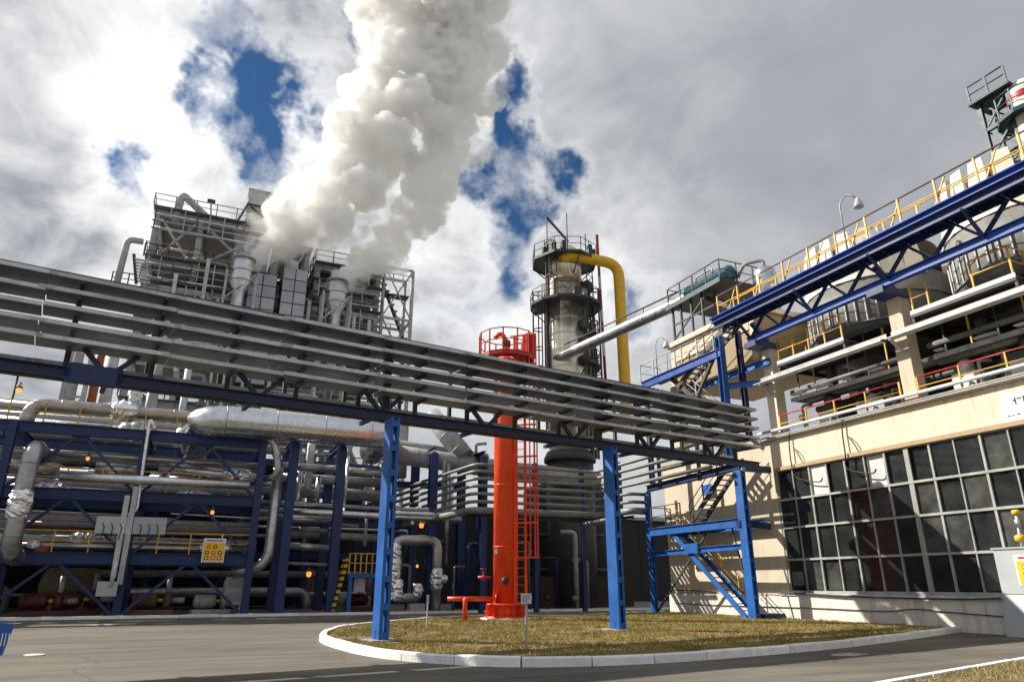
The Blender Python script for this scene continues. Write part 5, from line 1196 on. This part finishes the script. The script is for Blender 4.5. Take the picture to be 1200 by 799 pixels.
# right hand stair truss
def truss_tower(xa, xb, Y, z0, z1, label):
    t = thing('stair_truss_tower', label, 'tower', (xa, Y, 0))
    for x in (xa, xb):
        for y in (Y, Y + 3): MB().beam((x, y, .1), (x, y, z1), .3, .3).build('leg', 'steel', t)
    zz = z0; k = 0
    while zz < z1 - .5:
        zn = min(zz + 5.6, z1)
        for y in (Y, Y + 3):
            MB().beam((xa, y, zn), (xb, y, zn), .22, .22).build('girt', 'steel', t)
            MB().beam((xa, y + .02, zz), (xb, y + .02, zn), .12, .12).build('brace', 'steel', t); MB().beam((xb, y - .12, zz), (xa, y - .12, zn), .12, .12).build('brace', 'steel', t)
        for x in (xa, xb): MB().beam((x, Y + .16, zn), (x, Y + 2.84, zn), .2, .2).build('girt', 'steel', t)
        MB().box((xa + .2, Y + .3, zn - 2.9), (xb - .2, Y + 1.4, zn - 2.75)).build('landing', 'dsteel', t)
        s = 1 if k % 2 else -1; mx = (xa + xb) / 2
        fl = MB().beam((mx - s * 1.2, Y + 1.2, zz - 1.8 + .0), (mx + s * 1.2, Y + 1.2, zn - 1.8), .1, .3).build('stair_flight', 'dsteel', t)
        for i in range(9):
            c = V((mx - s * 1.2, Y + 1.2, zz - 1.8)).lerp(V((mx + s * 1.2, Y + 1.2, zn - 1.8)), i / 8); MB().box(c + V((-.15, -1, -.03)), c + V((.15, -.05, .03))).build('tread', 'steel', fl)
        railing(t, [(xa, Y + .1, zn - 1.7), (xb, Y + .1, zn - 1.7)], 'steel', 1.1, 1.2, .045, fine=False)
        zz = zn; k += 1
truss_tower(wy(449, 340, 65).x, wy(483, 340, 65).x, 65, 4.6, 32.6, 'open cross braced stair tower at the end of the grey unit')
# vents with steam
def vent(xp_, yt, label):
    c = wy(xp_, yt, 61.5); t = thing('steam_vent', label, 'vent', (c.x, 61.5, c.z - 12), 'steaming vents')
    MB().lathe((c.x, 61.5, 0), [(.35, c.z - 14), (.42, c.z - 4.0), (.45, c.z - 3.2), (1.0, c.z - 2.3), (1.0, c.z), (.93, c.z + .02), (.93, c.z - .5)], 26).build('stack', 'clad', t)
    for z in (c.z - .15, c.z - 1.4, c.z - 2.35): MB().lathe((c.x, 61.5, z), [(1.005, 0), (1.06, .01), (1.06, .1), (1.005, .11)], 26, False).build('band', 'steel', t)
    for dx in (-1.25, 1.25):
        MB().beam((c.x + dx, 61.0, c.z - 16), (c.x + dx, 61.0, c.z - 1.3), .2, .2).build('leg', 'steel', t); MB().beam((c.x + dx, 62.4, c.z - 16), (c.x + dx, 62.4, c.z - 1.3), .2, .2).build('leg', 'steel', t)
    MB().beam((c.x - 1.25, 60.9, c.z - 1.4), (c.x + 1.25, 60.9, c.z - 1.4), .15, .18).build('brace', 'dsteel', t); MB().beam((c.x - 1.2, 60.86, c.z - 4.2), (c.x + 1.2, 60.86, c.z - 1.6), .13, .13).build('brace', 'steel', t)
    return c
v1 = vent(286, 304, 'silver steam vent beside the roof with the square duct'); v2 = vent(396, 330, 'silver steam vent beside the dark roofed bay')
vs = thing('vent_support_frame', 'grey steel frame under the two steam vents', 'frame', (5, 61, 0))
for x in (v1.x - 1.25, v1.x + 1.25, v2.x - 1.25, v2.x + 1.25):
    MB().beam((x, 61.6, .1), (x, 61.6, v1.z - 16.1), .3, .3).build('column', 'steel', vs)
for z in (10.5, v1.z - 16.2): MB().beam((v1.x - 1.5, 61.6, z), (v2.x + 1.5, 61.6, z), .3, .3).build('beam', 'steel', vs)
# tall grey lattice mast and exhaust stacks seen under the trays
for k, (x, Y, m, lb, rr) in enumerate(((113, 56, 'rust', 'orange pipe riser seen under the trays beside the lattice column', .3), (86, 57, 'pipe2', 'grey upright riser seen under the trays near the flood lamp', .42), (128, 57, 'white_steel', 'pale upright riser seen under the trays beside the orange pipe', .45), (183, 58, 'pipe2', 'grey upright riser seen under the trays behind the foil valve', .4), (220, 58, 'white_steel', 'slim pale riser seen under the trays before the silver elbow', .25))):
    a = wy(x, 440, Y); pipe([(a.x, Y, 10), (a.x, Y, 17.5)], rr, m, lb, n=12)
lt = thing('lattice_column', 'grey lattice steel column with cross bracing seen under the trays', 'column', wy(80, 470, 55.5) * 1)
a = wy(78, 440, 55.5); b = wy(103, 440, 55.5)
for x in (a.x, b.x): MB().beam((x, 55.5, 8), (x, 55.5, 18), .3, .3).build('leg', 'steel', lt)
for i in range(5):
    z = 8 + i * 2; MB().beam((a.x, 55.5, z), (b.x, 55.5, z + 2), .12, .12).build('brace', 'steel', lt); MB().beam((a.x, 55.5, z + 1.98), (b.x, 55.5, z + 1.98), .14, .14).build('girt', 'steel', lt)
# flood lamp and lit lamps
c = wy(22, 437, 48); t = thing('flood_lamp', 'flood lamp on a thin pole above the navy rack', 'lamp', (wy(10, 475, 48).x, 48, 9.6))
MB().tube([(wy(14, 470, 48).x, 48, 9.4), (wy(14, 470, 48).x, 48, c.z), c], .06, 6).build('pole', 'dsteel', t); MB().box(c + V((-.35, -.3, -.15)), c + V((.5, .3, .15))).build('lamp_head', 'dsteel', t)
def lit_lamp(x, y, Y, label, r=.1):
    c = wy(x, y, Y); t = thing('bulkhead_lamp', label, 'lamp', c)
    MB().lathe(c, [(.03, -r * 1.4), (r * .8, -r), (r, 0), (r * .7, r * .6)], 12).build('bulb', 'lamp_glow', t)
    MB().lathe(c, [(r * 1.3, r * .62), (r * .9, r * 1.5), (.03, r * 1.8)], 12).build('lamp_hood', 'olive', t)
    MB().tube([c + V((0, 0, r * 1.7)), c + V((0, .0, r * 3)), c + V((0, .5, r * 3))], .03, 6).build('bracket', 'olive', t)
lit_lamp(22, 457, 47, 'lit amber lamp above the left end of the navy rack', .15); lit_lamp(103, 537, 43.2, 'lit amber lamp under the top beam of the navy rack'); lit_lamp(249, 600, 42.2, 'lit amber lamp above the yellow safety board')
lit_lamp(312, 511, 43, 'lit amber lamp where the pale pipe loops down'); lit_lamp(362, 672, 45, 'lit red amber lamp deep between the portal columns', .16); lit_lamp(489, 663, 44, 'lit amber lamp behind the inverted U pipe', .09); lit_lamp(494, 615, 44, 'lit lamp below the right angled pipes', .16)

# ================================================================== FAR LATTICE TOWER AND WHITE VESSEL OVER THE TANKS
def W(x, y): return wx(x, y, 34)
tt = thing('lattice_tower', 'dark teal lattice tower with a railed top above the tanks', 'tower', (34, 17, 8.5))
a, b = W(1148, 128), W(1174, 112); zb = 17
ya, yb_ = a.y, b.y - .3; zt = a.z + .2
for y in (ya, yb_):
    for x in (34, 35.2): MB().beam((x, y, 8.5), (x, y, zt), .22, .22).build('leg', 'teal', tt)
for i in range(5):
    z0 = zt - 1.6 * (i + 1); z1 = zt - 1.6 * i
    for x in (34, 35.2):
        MB().beam((x, ya, z1), (x, yb_, z1), .18, .18).build('girt', 'teal', tt); MB().beam((x, ya, z0), (x, yb_, z1), .08, .08).build('brace', 'teal', tt); MB().beam((x + .1, yb_, z0), (x + .1, ya, z1), .08, .08).build('brace', 'teal', tt)
MB().box((33.6, yb_ - .3, zt), (35.4, ya + .3, zt + .12)).build('deck', 'dsteel', tt)
railing(tt, [(33.7, ya + .2, zt + .12), (33.7, yb_ - .2, zt + .12)], 'teal', 1.0, .8, .04)
wv = thing('white_vessel', 'off white domed vessel with a rust red band beside the teal tower', 'tank', (36, 15, 8.5))
yc = W(1186, 110).y - .25
MB().lathe((34.6, yc, 8.5), [(.8, 0), (.8, 15.9), (.62, 16.4), (.25, 16.6)], 24).build('shell', 'tank_top', wv)
MB().lathe((34.6, yc, 23.9), [(.82, 0), (.82, .35)], 24, False).build('red_band', 'crimson', wv)
for z in (20.0, 23.0): ring_platform(wv, V((34.6, yc, 0)), z, .82, 1.4, 'teal', 'teal', 10)

# ================================================================== STEAM
def steam_mat(dens, lo, hi, scale):
    m = bpy.data.materials.new('steam'); m.use_nodes = True; nt = m.node_tree
    for q in list(nt.nodes): nt.nodes.remove(q)
    out = nt.nodes.new('ShaderNodeOutputMaterial'); pv = nt.nodes.new('ShaderNodeVolumePrincipled')
    pv.inputs['Color'].default_value = (1, 1, .99, 1); pv.inputs['Density'].default_value = dens; pv.inputs['Anisotropy'].default_value = 0
    g = nt.nodes.new('ShaderNodeNewGeometry'); n = nt.nodes.new('ShaderNodeTexNoise'); n.inputs['Scale'].default_value = scale; n.inputs['Detail'].default_value = 4; n.inputs['Roughness'].default_value = .6
    nt.links.new(g.outputs['Position'], n.inputs['Vector']); r = nt.nodes.new('ShaderNodeMapRange'); r.interpolation_type = 'SMOOTHSTEP'; nt.links.new(n.outputs['Fac'], r.inputs['Value'])
    r.inputs['From Min'].default_value = lo; r.inputs['From Max'].default_value = hi; r.inputs['To Max'].default_value = dens; nt.links.new(r.outputs['Result'], pv.inputs['Density'])
    nt.links.new(pv.outputs[0], out.inputs['Volume']); return m
STEAM_CORE, STEAM_WISP = steam_mat(1.9, .40, .58, .45), steam_mat(.35, .47, .66, .33)
sc.cycles.volume_step_rate = .4; sc.cycles.volume_max_steps = 256
def puffs(name, P_, seed, spread, lo, hi, core, per, vox, disp, m, skip=0.0):
    import bmesh
    rnd = random.Random(seed); bm = bmesh.new()
    for (a, ra), (b, rb) in zip(P_, P_[1:]):
        L_ = (b - a).length; k = max(2, int(L_ / (min(ra, rb) * .5)))
        for i in range(k):
            t = i / k; c = a.lerp(b, t); r_ = ra + (rb - ra) * t
            for j in range(per):
                if rnd.random() < skip: continue
                off = V((rnd.gauss(0, 1), rnd.gauss(0, 1), rnd.gauss(0, 1))).normalized() * r_ * rnd.uniform(*spread)
                if j == 0 and core: off = V((0, 0, 0))
                bmesh.ops.create_icosphere(bm, subdivisions=2, radius=r_ * rnd.uniform(lo, hi) * (core if j == 0 and core else 1), matrix=Matrix.Translation(c + off))
    me = bpy.data.meshes.new(name); bm.to_mesh(me); bm.free(); me.materials.append(m)
    o = bpy.data.objects.new(name, me); col.objects.link(o)
    rm = o.modifiers.new('r', 'REMESH'); rm.mode = 'VOXEL'; rm.voxel_size = vox; rm.use_smooth_shade = True
    for q, (size, st_) in enumerate(disp):
        tx = bpy.data.textures.new('puff%d' % q, 'CLOUDS'); tx.noise_scale = size; tx.noise_depth = 4
        dp = o.modifiers.new('d%d' % q, 'DISPLACE'); dp.texture = tx; dp.texture_coords = 'GLOBAL'; dp.strength = st_; dp.mid_level = .5
    return o
def steam(path, label, seed):
    P_ = [(wy(x, y, Y), r) for (x, y, Y, r) in path]
    o = tag(puffs('steam_plume', P_, seed, (.35, 1.0), .28, .55, 1.5, 5, .27, ((2.6, 2.2), (1.0, 1.3), (.4, .5)), STEAM_CORE, .08), label, 'steam', 'steam plumes', 'stuff')
    w = puffs('wisp', P_[1:], seed + 40, (.5, 1.25), .3, .6, 1.7, 5, .4, ((3.2, 3.6), (1.2, 2.0)), STEAM_WISP, .12); w.parent = o
steam([(287, 304, 61.5, .8), (297, 299, 61.5, 1.4), (320, 288, 61.7, 2.3), (358, 262, 62, 3.9), (396, 232, 63, 4.9), (428, 190, 64, 5.3), (455, 135, 65, 5.3), (470, 70, 66, 5.4), (480, 0, 67, 5.8), (490, -90, 68, 7.5)], 'thick white steam plume from the vent near the square duct', 3)
steam([(396, 330, 61.5, .75), (406, 325, 61.5, 1.1), (428, 314, 61.7, 1.7), (455, 294, 62, 2.3), (482, 262, 62, 2.9), (508, 220, 62.5, 3.4), (525, 165, 63, 4.0), (535, 100, 64, 4.6), (540, 30, 65, 5.2), (545, -60, 66, 6)], 'narrower white steam plume from the vent by the dark roofed bay', 5)
